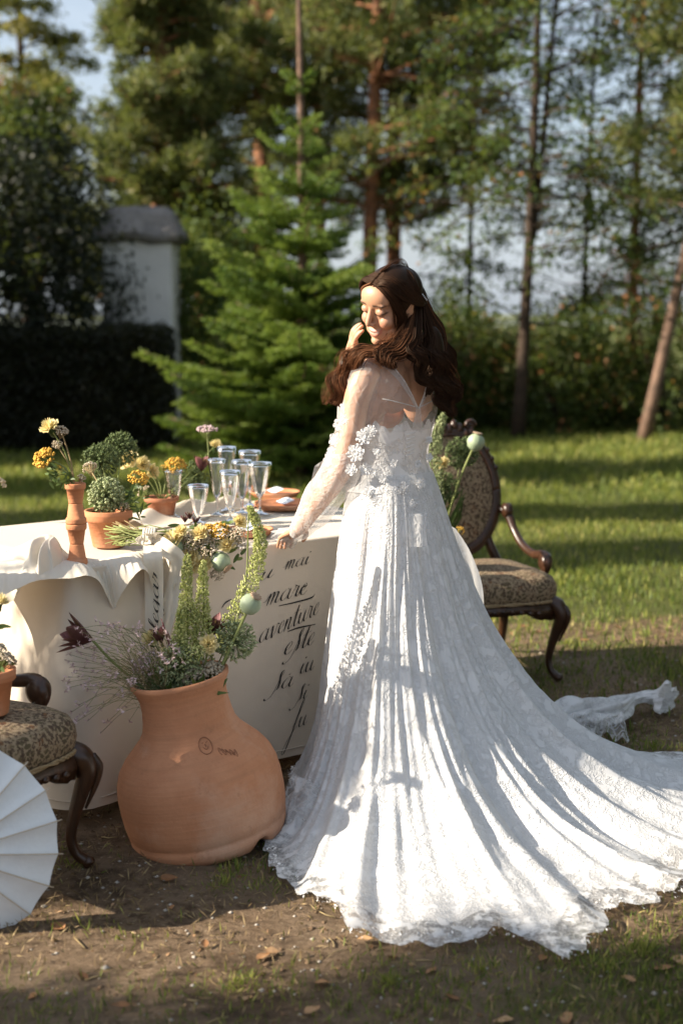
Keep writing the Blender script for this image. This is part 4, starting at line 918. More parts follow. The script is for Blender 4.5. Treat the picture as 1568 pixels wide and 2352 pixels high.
# pressed maker's stamp: a ring with a face-like squiggle
st = MB(); a0 = math.radians(-68); zc = .315
def on_vase(da, dz):
    z = zc + dz; r = np.interp(z, [.232, .262, .290, .313, .337, .365, .40], [.232, .210, .180, .157, .142, .134, .1295]) + .0025
    return np.stack([r * np.cos(a0 + da), r * np.sin(a0 + da), z], -1)
t = np.linspace(0, 2 * np.pi, 30); st.tubes(on_vase(.12 * np.cos(t), .020 * np.sin(t))[None], .0014, 4); 
for (x0_, x1_, y0_, y1_) in [(-.05, -.03, .006, .008), (.03, .055, .006, .008)]: st.tubes(on_vase(np.linspace(x0_, x1_, 5), np.linspace(y0_, y1_, 5))[None], .0013, 4)
st.tubes(on_vase(np.linspace(-.05, .05, 9), -.009 + .006 * np.linspace(-1, 1, 9) ** 2)[None], .0013, 4); st.tubes(on_vase(np.linspace(.0, .004, 5), np.linspace(.004, -.004, 5))[None], .0012, 4)
for k in range(5): tt = np.linspace(0, 5.2, 10); st.tubes(on_vase(.20 + .055 * k + .022 * np.cos(tt + k), -.022 - .004 * k + .008 * np.sin(tt * (1 + .2 * (k % 2))))[None], .0010, 4)
st.obj('stamp', M['stamp'], vase, local=True)
MB().lathe([(.0, .415), (.121, .415)], 24).obj('soil', plain('moss_filling', (.05, .045, .025), (.03, .03, .015), 20), vase, local=True)
VB = vw(0, 0, .40)
GV = 'wild flowers in the big leaning vase'
_at = at
DV = -.10                       # the vase stands a little nearer than the first depth guess

def vf(kind, name, label, cat, px, py, dp, r, seed, off=(0, 0), **kw):
    base = VB + np.array([off[0], off[1], .01]); return flower(kind, name, label, cat, base, at(px, py, dp + DV), r, seed, group=GV, **kw)
P1 = [at(436, 1545, 4.20 + DV), at(430, 1450, 4.19 + DV), at(428, 1380, 4.18 + DV), at(431, 1274, 4.17 + DV)]
vf('spike', 'foxtail_lily', 'tallest upright lime foxtail spike at the front of the vase', 'flower', 431, 1274, 4.17, .035, 1, path=P1, n=850, mid=P1[1])
P1 = [at(470, 1540, 4.22 + DV), at(466, 1450, 4.22 + DV), at(465, 1380, 4.22 + DV), at(467, 1288, 4.22 + DV)]
vf('spike', 'foxtail_lily', 'upright lime foxtail spike just right of the tallest front spike', 'flower', 467, 1288, 4.22, .032, 2, (.02, 0), path=P1, n=720, mid=P1[1])
P1 = [at(415, 1550, 4.15 + DV), at(413, 1500, 4.15 + DV), at(413, 1450, 4.15 + DV), at(416, 1390, 4.15 + DV)]
vf('spike', 'foxtail_lily', 'short lime foxtail spike low in front of the tallest one', 'flower', 416, 1390, 4.15, .030, 3, (-.02, -.02), path=P1, n=420, mid=P1[1])
P1 = [at(505, 1500, 4.30 + DV), at(528, 1440, 4.30 + DV), at(556, 1385, 4.30 + DV), at(586, 1312, 4.30 + DV), at(598, 1250, 4.30 + DV), at(590, 1205, 4.30 + DV), at(572, 1163, 4.30 + DV)]
vf('spike', 'foxtail_lily', 'long curved foxtail lily arching up to the right over the lettering', 'flower', 572, 1163, 4.30, .032, 4, (.05, .02), path=P1, n=1100, mid=P1[2])
vf('pod', 'poppy_pod', 'round green poppy pod on a bent stem right of the vase mouth', 'flower', 575, 1388, 4.16, .031, 5, (.06, 0), mid=at(538, 1468, 4.17 + DV), d=(.35, -.25, .55), sr=.0042)
vf('allium', 'allium', 'loose green allium ball on the right above the vase rim', 'flower', 541, 1472, 4.22, .060, 6, (.05, 0), n=260)
vf('allium', 'allium', 'pale green allium ball at the front left of the vase mouth', 'flower', 412, 1534, 4.14, .064, 7, (-.02, -.03), n=300)
vf('carn', 'carnation', 'cream yellow carnation half hidden behind the left allium of the vase', 'flower', 347, 1464, 4.22, .030, 8, (-.03, .03), d=(-.1, -.5, .8))
vf('carn', 'carnation', 'cream yellow carnation between the foxtail spikes and the right allium', 'flower', 479, 1479, 4.15, .029, 9, (.02, -.02), d=(.1, -.9, .4))
vf('protea', 'leucadendron', 'maroon pointed-petal bloom thrown out to the left of the vase', 'flower', 212, 1470, 4.20, .100, 10, (-.07, 0), d=(-.9, -.2, .35), mid=at(270, 1530, 4.20 + DV), sr=.004)
vf('protea', 'leucadendron', 'dark maroon bloom behind the yellow carnation in the vase', 'flower', 483, 1462, 4.27, .075, 11, (.02, .04), d=(.2, -.1, 1))
vf('cluster', 'baby_breath', 'grey-green clump of tiny florets at the right of the vase rim', 'flower', 488, 1548, 4.16, .045, 12, (.05, -.02), mat='beige', n=170, d=(.2, -.6, .7))
vf('cluster', 'baby_breath', 'grey clump of tiny florets low at the vase mouth under the foxtails', 'flower', 366, 1572, 4.16, .040, 13, (-.05, -.03), mat='allium', n=150, d=(-.2, -.7, .6))
vf('cluster', 'baby_breath', 'clump of tiny pale florets at the middle of the vase rim', 'flower', 446, 1555, 4.13, .035, 23, (.0, -.04), mat='beige', n=130, d=(0, -.8, .6))
vf('cluster', 'dried_yarrow', 'dusty pink-beige floret mass behind the wiry spray at the left of the vase', 'flower', 335, 1530, 4.18, .045, 24, (-.05, .0), mat='pink', n=220, d=(-.5, -.5, .6), bead=.08)
vf('cluster', 'dried_yarrow', 'beige floret mass low at the left rim of the vase', 'flower', 318, 1572, 4.14, .038, 25, (-.08, -.02), mat='beige', n=180, d=(-.5, -.6, .4), bead=.08)
vf('carn', 'carnation', 'small cream carnation low at the left of the foxtails', 'flower', 380, 1500, 4.16, .020, 26, (-.03, -.02), d=(-.1, -.8, .5))
vf('cluster', 'baby_breath', 'pale lime floret clump between the two front foxtails', 'flower', 448, 1500, 4.12, .030, 27, (.0, -.02), mat='erem', n=130, d=(0, -.7, .7), bead=.09)
vf('protea', 'leucadendron', 'small maroon bloom tucked behind the left allium of the vase', 'flower', 372, 1475, 4.22, .050, 28, (-.03, .02), d=(-.3, -.3, .9))
# wiry pink sprays
rs = np.random.RandomState(91); root = thing('wiry_spray', 'wiry spray of thin stems with tiny dusty pink stars spilling left over the rim', 'flower', VB, 0, GV)
st = MB(); bl = MB(); tips = []
for k in range(130):
    tx = rs.uniform(150, 405); ty = rs.uniform(1430, 1590) if tx < 330 else rs.uniform(1440, 1540)
    if k < 22: tx = rs.uniform(155, 300); ty = rs.uniform(1560, 1690)
    h = at(tx, ty, rs.uniform(3.92, 4.18)); b_ = VB + [rs.uniform(-.10, -.01), rs.uniform(-.04, .05), .0]; m_ = (h + b_) / 2 + rs.normal(0, .02, 3) + [0, 0, .05]
    st.tubes(catmull([b_, m_, h], 10)[None], .0007, 3, np.full((1, 10), rs.uniform(.1, .9))); tips.append(h); 
    if rs.rand() < .6: tips.append(h + rs.normal(0, .012, 3))
tips = np.array(tips); k = len(tips)
C = np.repeat(tips, 6, 0); bl.leaves(C, rs.normal(0, 1, (6 * k, 3)), rs.normal(0, 1, (6 * k, 3)), .0125 * rs.uniform(.6, 1.3, 6 * k), .005, rs.uniform(.1, 1, 6 * k))
st.obj('stem', M['stem'], root); bl.obj('bloom', M['pink'], root)
# broken haze of dry twigs in the same place
root = thing('dry_filler', 'brownish tangle of dry filler twigs at the left of the vase mouth', 'flower', VB, 0, GV); st = MB()
for k in range(170):
    h = at(rs.uniform(250, 400), rs.uniform(1470, 1600), rs.uniform(3.96, 4.16)); b_ = VB + [rs.uniform(-.11, .0), rs.uniform(-.06, .05), .01]
    st.tubes(catmull([b_, (h + b_) / 2 + rs.normal(0, .015, 3), h], 7)[None], .0006, 3, np.full((1, 7), rs.uniform(.2, 1)))
st.obj('twig', M['stem_dry'], root)
root = thing('maroon_blades', 'thin wine-red grass blades behind the left flowers of the vase', 'flower', VB, 0, GV); st = MB()
for k in range(16):
    h = at(rs.uniform(355, 400), rs.uniform(1420, 1500), rs.uniform(4.1, 4.18)); st.tubes(catmull([VB + [rs.uniform(-.05, 0), 0, .02], (h + VB) / 2 + rs.normal(0, .01, 3), h], 8)[None], .0013, 3, np.full((1, 8), .7))
st.obj('blade', M['maroon'], root)
root = thing('vase_greenery', 'leafy green filler packed into the mouth of the big vase', 'foliage', VB, 0, GV); lb = MB()
for k in range(70):
    b_ = VB + [rs.uniform(-.1, .1), rs.uniform(-.07, .06), .03]; o = unit(rs.normal(0, 1, 3) * [.6, .5, .2] + [0, -.1, .9]); leaf_blade(lb, [b_, b_ + o * .04, b_ + o * .085 + rs.normal(0, .01, 3)], .007, rs.uniform(0, .9))
lb.obj('leaf', M['greenleaf'], root)

# ------------------------------------------------------------------ pots on the table
def pot_prof(r1, r0, h, rim, t=.006):
    return [(.0, 0), (r0 * .96, 0), (r0, .004), (r0 + (r1 - r0) * .70, h - rim), (r1 * 1.0, h - rim), (r1 * 1.05, h - rim + .004), (r1 * 1.07, h - .003), (r1 * 1.03, h), (r1 - t, h - .002), (r0 + (r1 - r0) * .62 - t, h - rim), (r0 * .9, h * .62), (0, h * .62)]
# stacked vase of four small pots
sb_ = onz(178, 1296, TH + .012)
sv = thing('stacked_pot_vase', 'tall slim vase made of four small terracotta pots stacked mouth to mouth', 'vase', sb_)
px_m = 1 / np.linalg.norm(at(1, 1200, sb_[1]) - at(0, 1200, sb_[1])); hs = [.064, .062, .062, .062]
pz = 0
for k, up in enumerate([False, True, False, True]):
    h = hs[k]; pr = np.array(pot_prof(.0300, .0215, h, .018, .003)); pr = pr if up else np.stack([pr[:, 0], h - pr[:, 1]], -1)
    MB().lathe(pr, 40, (0, 0, pz)).obj('small_pot', M['terra'], sv, local=True, label=['bottom upturned pot', 'second pot from the bottom', 'third upturned pot', 'top pot holding the flowers'][k]); pz += h + .0004
ST = sb_ + [0, 0, pz - .02]
GS = 'flowers in the stacked pot vase'
def sf(kind, name, label, px, py, r, seed, **kw): return flower(kind, name, label, 'flower', ST, at(px, py, sb_[1] + kw.pop('dd', 0)), r, seed, group=GS, **kw)
sf('carn', 'carnation', 'pale yellow carnation topping the stacked pot vase', 112, 978, .031, 31, d=(-.35, -.3, .8), mid=at(150, 1040, sb_[1]), sr=.0022)
sf('cluster', 'yarrow', 'mustard yarrow head leaning left from the stacked pot vase', 103, 1053, .036, 32, mat='yarrow', n=130, d=(-.4, -.6, .6), bead=.15, mid=at(150, 1075, sb_[1]), leafs=4)
sf('cluster', 'dried_yarrow', 'beige dried yarrow head beside the pale carnation on the stacked vase', 141, 990, .022, 33, mat='beige', n=90, stem='stem_dry', mid=at(163, 1060, sb_[1]), d=(.2, -.4, .8))
sf('cluster', 'dried_yarrow', 'smaller beige yarrow below the upper beige head on the stacked vase', 131, 1021, .017, 34, mat='beige', n=70, stem='stem_dry', mid=at(160, 1070, sb_[1]), d=(-.1, -.6, .6))
sf('cluster', 'dried_yarrow', 'low beige sprig resting on the lip of the stacked vase', 187, 1098, .015, 35, mat='beige', n=60, stem='stem_dry', d=(.4, -.5, .7))
sf('cluster', 'yarrow', 'tiny mustard sprig below the leaning yarrow', 137, 1074, .011, 36, mat='yarrow', n=30, d=(-.2, -.6, .6), leafs=3)
root = thing('leafy_sprig', 'feathery green leaves hanging left of the lip of the stacked vase', 'foliage', ST, 0, GS); lb = MB(); rs = np.random.RandomState(7)
for k in range(26):
    q = at(rs.uniform(112, 160), rs.uniform(1075, 1112), sb_[1] + rs.uniform(-.02, .02)); o = unit([rs.normal(-.4, .6), rs.normal(0, .5), rs.normal(-.2, .6)]); leaf_blade(lb, [q, q + o * .012, q + o * .026], .004, rs.uniform(.2, 1))
lb.tube([ST, at(150, 1090, sb_[1]), at(118, 1100, sb_[1])], .0012, 4, 8); lb.obj('leaf', M['greenleaf'], root)
# flower pot
def flower_pot(name, label, px, py_base, r1, r0, h, rim, mat='terra', z=TH + .01):
    p = onz(px, py_base, z); o = thing(name, label, 'pot', p); MB().lathe(pot_prof(r1, r0, h, rim), 56, (0, 0, 0)).obj('shell', M[mat], o, local=True)
    MB().lathe([(0, h * .8), (r1 * .86, h * .8)], 20).obj('soil', M['stem_dry'], o, local=True); return p + [0, 0, h * .8]
FP = flower_pot('terracotta_pot', 'terracotta pot with a thick rim holding green alliums beside the stacked vase', 251, 1254, .075, .054, .122, .036)
GP = 'flowers in the pot beside the stacked vase'
def pf(kind, name, label, px, py, r, seed, d_=0, **kw): return flower(kind, name, label, 'flower', FP + [kw.pop('ox', 0), 0, 0], at(px, py, FP[1] + d_), r, seed, group=GP, **kw)
pf('allium', 'allium', 'full green allium ball in the terracotta pot beside the stacked vase', 245, 1138, .058, 41, -.02, n=420, bead=.09)
pf('allium', 'allium', 'darker allium ball behind the front one in the pot', 232, 1060, .062, 42, .25, mat='allium_dark', n=320)
pf('allium', 'allium', 'dark allium ball highest above the pot in the back', 277, 1030, .060, 43, .35, mat='allium_dark', n=320)
pf('cluster', 'yarrow', 'yellow yarrow with ferny leaves at the right of the pot', 318, 1100, .036, 44, .05, mat='yarrow', n=90, ox=.03, d=(.3, -.5, .8), leafs=10)
pf('cluster', 'dried_yarrow', 'beige florets tucked at the right rim of the pot', 286, 1164, .018, 45, -.03, mat='beige', n=60, ox=.03, d=(.2, -.6, .6))
pf('cluster', 'dried_yarrow', 'faded flower head left behind the green allium of the pot', 206, 1075, .028, 46, .15, mat='beige', n=80, stem='stem_dry')
root = thing('pot_greenery', 'ferny green leaves spilling right out of the pot beside the stacked vase', 'foliage', FP, 0, GP); lb = MB()
for k in range(60):
    q = at(rs.uniform(205, 338), rs.uniform(1135, 1195), FP[1] + rs.uniform(-.05, .06)); o = unit([rs.normal(.2, .7), rs.normal(0, .5), rs.normal(.1, .7)]); leaf_blade(lb, [q, q + o * .015, q + o * .034], .0035, rs.uniform(.1, 1))
for k in range(14): lb.tube([FP + [rs.uniform(-.04, .04), 0, 0], at(rs.uniform(215, 330), rs.uniform(1130, 1180), FP[1])], .0011, 4, 6)
lb.obj('leaf', M['greenleaf'], root)
# bowl behind
BP = flower_pot('terracotta_bowl', 'darker terracotta bowl further back with roses and yarrow', 372, 1192, .062, .042, .085, .018, 'terra_dark')
GB = 'flowers in the darker bowl further back'
def bf(kind, name, label, px, py, r, seed, d_=0, **kw): return flower(kind, name, label, 'flower', BP, at(px, py, BP[1] + d_), r * 1.18, seed, group=GB, **kw)
bf('carn', 'yellow_rose', 'full yellow bloom left above the darker bowl', 292, 1053, .034, 51, -.05, d=(-.2, -.8, .5))
bf('carn', 'yellow_rose', 'pale yellow bloom right of the full one above the bowl', 330, 1064, .026, 52, .0, d=(.4, -.6, .5))
bf('carn', 'yellow_rose', 'nodding pale yellow bloom above the bowl rim', 352, 1082, .024, 53, .02, d=(.5, -.6, .2))
bf('cluster', 'yarrow', 'orange yarrow head right above the darker bowl', 403, 1069, .034, 54, .05, mat='yarrow', n=120, d=(.1, -.5, .8))
bf('cluster', 'yarrow', 'small orange yarrow left of the larger orange one', 376, 1075, .014, 55, .05, mat='yarrow', n=40, d=(.1, -.5, .8))
bf('allium', 'allium', 'dark green allium right of the bowl behind the flute glass', 446, 1092, .048, 56, .15, mat='allium_dark', n=240)
bf('protea', 'leucadendron', 'near-black pointed leaves rising behind the glasses', 462, 1082, .055, 57, .12, d=(.1, 0, 1))
bf('cluster', 'umbel', 'grey flat flower umbel high on a thin stem behind the table', 476, 986, .034, 58, .25, mat='pink', n=80, flat=.2, d=(0, -.1, 1), mid=at(470, 1080, BP[1] + .2))
bf('carn', 'yellow_rose', 'blurred cream bloom just above the tallest glass', 497, 1020, .024, 59, .35, d=(.3, -.2, .9), leafs=6)
bf('cluster', 'dried_yarrow', 'dusty florets low at the left of the darker bowl', 330, 1128, .022, 60, .0, mat='beige', n=60)

# ------------------------------------------------------------------ bouquet with ribbon
BB = onz(300, 1243, TH + .02)
bq = thing('bouquet', 'tied bouquet of pods, carnations and dried yarrow lying on the table edge', 'bouquet', BB)
rs = np.random.RandomState(17); st = MB(); tie = at(345, 1233, 4.50) 
for k in range(60):
    e = at(rs.uniform(238, 300), rs.uniform(1208, 1256), rs.uniform(4.52, 4.66)); h = at(rs.uniform(390, 520), rs.uniform(1210, 1285), rs.uniform(4.48, 4.62))
    st.tubes(catmull([e, tie + rs.normal(0, .012, 3), h], 8)[None], rs.choice([.0012, .0018, .0028]), 4, np.full((1, 8), rs.uniform(0, 1)))
st.obj('stem', M['stem'], bq)
st = MB()
for k in range(40):
    e = at(rs.uniform(255, 330), rs.uniform(1195, 1235), rs.uniform(4.52, 4.62)); st.tubes(catmull([tie + rs.normal(0, .012, 3), (e + tie) / 2, e], 6)[None], .0011, 3, np.full((1, 6), rs.uniform(0, 1)))
st.obj('dry_stem', M['stem_dry'], bq)
MB().tube([at(275, 1208, 4.56), at(318, 1222, 4.54)], .006, 8, 6, c=.8).obj('cut_stem', M['erem'], bq)
for (px, py, r, dd) in [(400, 1259, .030, (.6, -.5, -.5)), (507, 1290, .031, (.6, -.4, -.5))]: fl_pod(bq, at(px, py, 4.46), dd, r)
for i, (px, py, r) in enumerate([(394, 1238, .030), (432, 1280, .033), (463, 1296, .030), (458, 1222, .024), (521, 1250, .024), (415, 1218, .018)]):
    mb = MB(); fl_carnation(mb, at(px, py, 4.45), (rs.uniform(-.4, .1), -.7, rs.uniform(.3, .8)), r * 1.2, 70 + i); mb.obj('carnation', M['carn'], bq)
for i, (px, py, r, mt) in enumerate([(505, 1220, .030, 'yarrow'), (480, 1218, .022, 'yarrow'), (440, 1245, .034, 'beige'), (475, 1260, .036, 'beige'), (540, 1236, .036, 'beige'), (420, 1300, .018, 'beige'), (500, 1320, .022, 'beige'), (553, 1250, .024, 'beige'), (460, 1235, .03, 'beige')]):
    mb = MB(); fl_cluster(mb, at(px, py, 4.47), (rs.uniform(-.4, .2), -.6, .7), r * 1.1, 170, 80 + i, .10, .7); mb.obj('dried_head' if mt == 'beige' else 'yarrow_head', M[mt], bq)
mb = MB()
for (px, py) in [(425, 1200), (436, 1192), (448, 1204)]: fl_protea(mb, at(px, py, 4.55), (rs.uniform(-.4, .4), -.1, 1), .03, px, 6)
mb.obj('maroon_leaf', M['maroon'], bq)
mb = MB()
for k in range(60):
    q = at(rs.uniform(385, 560), rs.uniform(1205, 1295), rs.uniform(4.47, 4.56)); o = unit(rs.normal(0, 1, 3)); leaf_blade(mb, [q, q + o * .02, q + o * .04], .006, rs.uniform(0, 1))
mb.obj('leaf', M['greenleaf'], bq)
# ribbon: bow on the bouquet, a tail hanging down the front with lettering
rb = thing('ribbon', 'long ivory ribbon with handwriting tied round the bouquet and hanging down the cloth', 'ribbon', tie)
def ribbon_strip(pts, w, name, sdir=None, mat='ivory'):
    p = catmull(pts, 40); T = np.gradient(p, axis=0); s = np.cross(T, unit([.1, -1, .25]) if sdir is None else sdir); s /= np.linalg.norm(s, axis=1, keepdims=True)
    q = np.linspace(-1, 1, 7); tt = np.linspace(0, 1, 40)
    P = p[:, None] + s[:, None] * (q * w / 2)[None, :, None] + np.array([0, -1, .2])[None, None] * (.004 * np.sin(5 * q[None] + 9 * tt[:, None]))[..., None]
    return MB().grid(P).obj(name, M[mat], rb)
s_front = lambda px, py, o=.055: onplane(px, py, np.array([C0[0], C0[1], 0]) + FN * o, FN)
tail = [at(352, 1246, 4.47), at(350, 1262, 4.40), s_front(352, 1285, .07), s_front(354, 1340), s_front(354, 1400), s_front(355, 1440), s_front(358, 1472)]
ribbon_strip(tail, .058, 'tail')
ribbon_strip([at(352, 1240, 4.46), at(385, 1262, 4.40), s_front(410, 1290, .07), s_front(400, 1350), s_front(388, 1400), s_front(372, 1455)], .05, 'second_tail')
def loop(cx, cy, d, w, h, flip): 
    a = np.linspace(0, 2 * np.pi, 9); return [at(cx + flip * w * (1 - math.cos(x)) / 2, cy - h * math.sin(x) / 1.0, d - .02 * math.sin(x / 2)) for x in a]
ribbon_strip(loop(350, 1238, 4.46, 40, 14, 1), .035, 'bow_loop', np.array([0, .3, 1.0])); ribbon_strip(loop(348, 1240, 4.46, 26, 14, -1), .032, 'bow_loop', np.array([0, .3, 1.0]))
wr = MB(); a = np.linspace(0, 2 * np.pi, 20)
for k in range(5): wr.tubes(np.stack([tie[0] + (k - 2) * .008 + 0 * a, tie[1] + .024 * np.cos(a), tie[2] + .024 * np.sin(a)], -1)[None], .006, 6)
wr.obj('wrap', M['ivory'], rb)
ss, adv = word_strokes('legaru', .25); mb = MB(); A = np.array([366.0, 1452.0])
def rmap(p): 
    return np.array([s_front(A[0] - 4 - 13 * q[1] + 3, A[1] - q[0] * 170 / adv, .066) for q in p])
pen(mb, ss, rmap, .17, .05); mb.obj('lettering', M['ink'], rb)

# ------------------------------------------------------------------ glasses
def glass_flute(h, r, stem, rb_, fac=10, wall=.0018):
    zb = stem; zz = np.linspace(0, 1, 9)
    outp = [(.0, 0), (rb_, 0), (rb_, .002), (rb_ * .35, .006), (.0045, .016), (.004, zb * .6), (.0058, zb * .8), (.005, zb - .004)]
    bowl = [(r * (.18 + .82 * u ** .62), zb + (h - zb) * u) for u in zz]
    inner = [(max(.0015, q - wall), z + (.003 if i == 0 else 0)) for i, (q, z) in enumerate(bowl)][::-1]
    P = np.array(outp + bowl + inner + [(0, zb + .006)])
    return MB().lathe(P, 40, jit=lambda th, z: np.where((z > zb + .006) & (z < h - .014), .0011 * np.sign(np.sin(fac * th)) * np.abs(np.sin(fac * th)) ** .5 * np.sin(np.pi * np.clip((z - zb) / (h - zb), 0, 1)), 0))
GG = 'cut crystal glasses on the table'
glasses = [(401, 1188, .178, .034, .05, 'slender cut flute standing alone left of the glasses'), (456, 1200, .140, .040, .022, 'short faceted tumbler right of the lone flute'),
           (499, 1182, .215, .034, .06, 'tall flute at the left of the glass cluster'), (522, 1172, .250, .038, .07, 'tallest flute at the back of the glass cluster'), (529, 1198, .190, .040, .045, 'stout goblet at the front of the glass cluster'),
           (556, 1178, .205, .040, .05, 'goblet between the stout goblet and the wine glass'), (574, 1162, .222, .046, .06, 'wide goblet at the back right of the cluster'), (597, 1180, .198, .047, .065, 'wine glass on a thick stem at the right end of the cluster')]
for (px, py, h, r, stm, lab) in glasses:
    p = onz(px, py, TH + .012); o = thing('crystal_glass', lab, 'glass', p, 0, GG)
    glass_flute(h, r, stm, r * .82, 9 if r > .035 else 8).obj('bowl_and_stem', M['glass'], o, local=True)

# ------------------------------------------------------------------ plates and cards
def plate(label, px, py, r, lab2):
    p = onz(px, py, TH + .012); o = thing('terracotta_plate', label, 'plate', p, 0, 'terracotta plates laid on the table')
    MB().lathe([(0, .004), (r * .8, .004), (r * .86, .0), (r * .97, .016), (r, .020), (r * .985, .023), (r * .94, .020), (r * .82, .009), (0, .008)], 64).obj('dish', M['terra'], o, local=True)
    c = thing('place_card', lab2, 'card', p + [0, 0, .028]); u = np.linspace(-1, 1, 12); U, V = np.meshgrid(u, u, indexing='ij')
    MB().grid(np.stack([U * .036 * (1 + .05 * np.sin(9 * V)), V * .05 * (1 + .04 * np.sin(11 * U)), .007 * np.sin(2.5 * U + 1.2 * V)], -1)).obj('deckled_sheet', M['card'], c, local=True); return p
plate('terracotta plate at the far end of the table by the arm of the woman', 632, 1140, .105, 'torn-edged pale card on the farthest plate')
plate('terracotta plate in the middle under a woven mat', 655, 1166, .125, 'torn-edged pale card on the middle plate')
fpl = plate('terracotta plate behind the bouquet under a lying carnation', 572, 1228, .085, 'pale card on the plate behind the bouquet')
flower('carn', 'carnation', 'pale carnation lying on the plate behind the bouquet', 'flower', fpl + [-.10, .02, .03], at(553, 1197, fpl[1] - .02), .026, 99, d=(.5, -.6, .5), leafs=2)

# ------------------------------------------------------------------ carved chairs (face -y, origin on the floor)
def make_chair(label, loc, rotz):
    ch = thing('upholstered_chair', label, 'chair', loc, rotz, 'carved antique chairs')
    t = np.linspace(0, 2 * np.pi, 65)[:-1]
    def seat_out(z_in, k):
        # D-shaped outline: wide bowed front, narrower back
        x = np.cos(t); y = np.sin(t)
        sx = np.sign(x) * np.abs(x) ** .38; sy = np.sign(y) * np.abs(y) ** .38
        w = .292 - .04 * (sy + 1) / 2
        return np.stack([sx * w * k, (sy * .262 - .022 * np.cos(sx * 1.6) * (sy < 0)) * k, z_in + 0 * t], -1)
    rows_ = [seat_out(.345, .97), seat_out(.36, 1.005), seat_out(.385, 1.02), seat_out(.412, 1.01), seat_out(.438, .965), seat_out(.456, .86), seat_out(.466, .65), seat_out(.474, .35), seat_out(.476, .02)]
    MB().grid(np.array(rows_), cv=True).obj('seat', M['tapestry'], ch, local=True)
    bp = seat_out(.347, 1.008); bp = np.vstack([bp, bp[:1]]); a = np.linspace(0, 2 * np.pi * 38, 400); i = np.linspace(0, 64, 400)
    bpi = np.stack([np.interp(i, np.arange(65), bp[:, k]) for k in range(3)], -1)
    bd = MB()
    for ph in (0, np.pi): bd.tubes((bpi + .004 * np.stack([np.cos(a + ph) * .5, np.cos(a + ph) * .5, np.sin(a + ph)], -1))[None], .0045, 5)
    bd.obj('braid', M['braid'], ch, local=True)
    # apron rail with a scalloped lower edge
    ap = MB(); o1 = seat_out(.343, 1.0); o2 = seat_out(.343, .90); low = np.where(o1[:, 1] < -.1, .275 + .035 * np.abs(np.sin(o1[:, 0] * 9 + 1.57)) - .012 * np.cos(o1[:, 0] * 30), .285)
    low = np.where(np.abs(o1[:, 0]) > .22, .262, low)
    oA = o1.copy(); oA[:, 2] = low; oB = o2.copy(); oB[:, 2] = low; oM = o1 * [1.02, 1.03, 1]; oM[:, 2] = (low + .343) / 2
    ap.grid(np.array([o2, o1, oM, oA, oB, o2]), cv=True); ap.obj('apron', M['walnut'], ch, local=True)
    cv = MB()
    for x in np.linspace(-.16, .16, 9): cv.ell((x, -.288 + .03 * x * x, .312 + .008 * math.cos(x * 20)), (.014, .008, .010), 8, 6)
    cv.obj('apron_carving', M['walnut'], ch, local=True)
    for s in (-1, 1):   # cabriole front legs
        mb = MB(); pts = [(s * .240, -.220, .338), (s * .264, -.246, .318), (s * .275, -.258, .28), (s * .262, -.246, .22), (s * .245, -.232, .15), (s * .236, -.226, .09), (s * .243, -.234, .045), (s * .262, -.252, .018), (s * .27, -.26, .0)]
        mb.tube(pts, [.034, .036, .030, .023, .018, .015, .0145, .017, .013], 12, 40)
        mb.tube([(s * .284, -.271, .325), (s * .296, -.283, .29), (s * .290, -.276, .24), (s * .268, -.255, .17)], [.010, .013, .009, .004], 8, 18)
        lg = mb.obj('front_leg', M['walnut'], ch, local=True)
        MB().ell((s * .282, -.268, .300), (.020, .018, .026), 12, 8).obj('knee', M['walnut'], lg, local=True); MB().ell((s * .268, -.258, .016), (.021, .021, .016), 12, 8).obj('toe', M['walnut'], lg, local=True)
        MB().tube([(s * .225, .20, .36), (s * .23, .225, .25), (s * .235, .26, .12), (s * .24, .31, .0)], [.026, .024, .02, .018], 8, 20).obj('rear_leg', M['walnut'], ch, local=True)
    # oval back
    tl = math.radians(14); cz = .755; rx, rz = .205, .265
    def bk(x, z, off=0): # back-plane point
        return np.stack([x + 0 * z, .235 + (z - .46) * math.tan(tl) + off + 0 * x, z + 0 * x], -1)
    a = np.linspace(0, 2 * np.pi, 90); fr = bk(rx * np.cos(a), cz + rz * np.sin(a))
    mb = MB(); mb.tubes(fr[None], .025, 10); mb.tubes((bk(rx * .955 * np.cos(a), cz + rz * .955 * np.sin(a), -.018))[None], .009, 6); mb.tubes((bk(rx * 1.08 * np.cos(a), cz + rz * 1.07 * np.sin(a), -.006))[None], .011, 6)
    bf_ = mb.obj('back_frame', M['walnut'], ch, local=True)
    cr = MB()
    for k, x in enumerate(np.linspace(-.13, .13, 11)):
        z = cz + rz * 1.07 * math.sqrt(max(0, 1 - (x / (rx * 1.08)) ** 2)); p = bk(np.array(x), np.array(z + .012 * math.cos(k * 2.0)), -.012)
        cr.ell(p, (.018, .020, .019 + .010 * math.cos((x / .13) * 1.5)), 10, 8)
    for s in (-1, 1):
        aa = np.linspace(0, 9, 26); rr = .026 * (1 - aa / 11); p0 = bk(np.array(s * .105), np.array(cz + rz * .98 + .03))
        cr.tubes((p0 + np.stack([s * rr * np.cos(aa), 0 * aa - .01, rr * np.sin(aa)], -1))[None], .010, 6)
    for s in (-1, 1):
        for k in range(5): a1 = math.radians(20 + 9 * k); cr.ell(bk(np.array(s * rx * 1.10 * math.cos(a1)), np.array(cz + rz * 1.10 * math.sin(a1)), -.014), (.013, .012, .013), 8, 6)
    cr.obj('crest_carving', M['walnut'], bf_, local=True)
    q = np.linspace(0.02, 1, 9); rows_ = [bk(rx * .95 * k * np.cos(a[:-1]), cz + rz * .95 * k * np.sin(a[:-1]), -.012 - .028 * (1 - k ** 2)) for k in q]
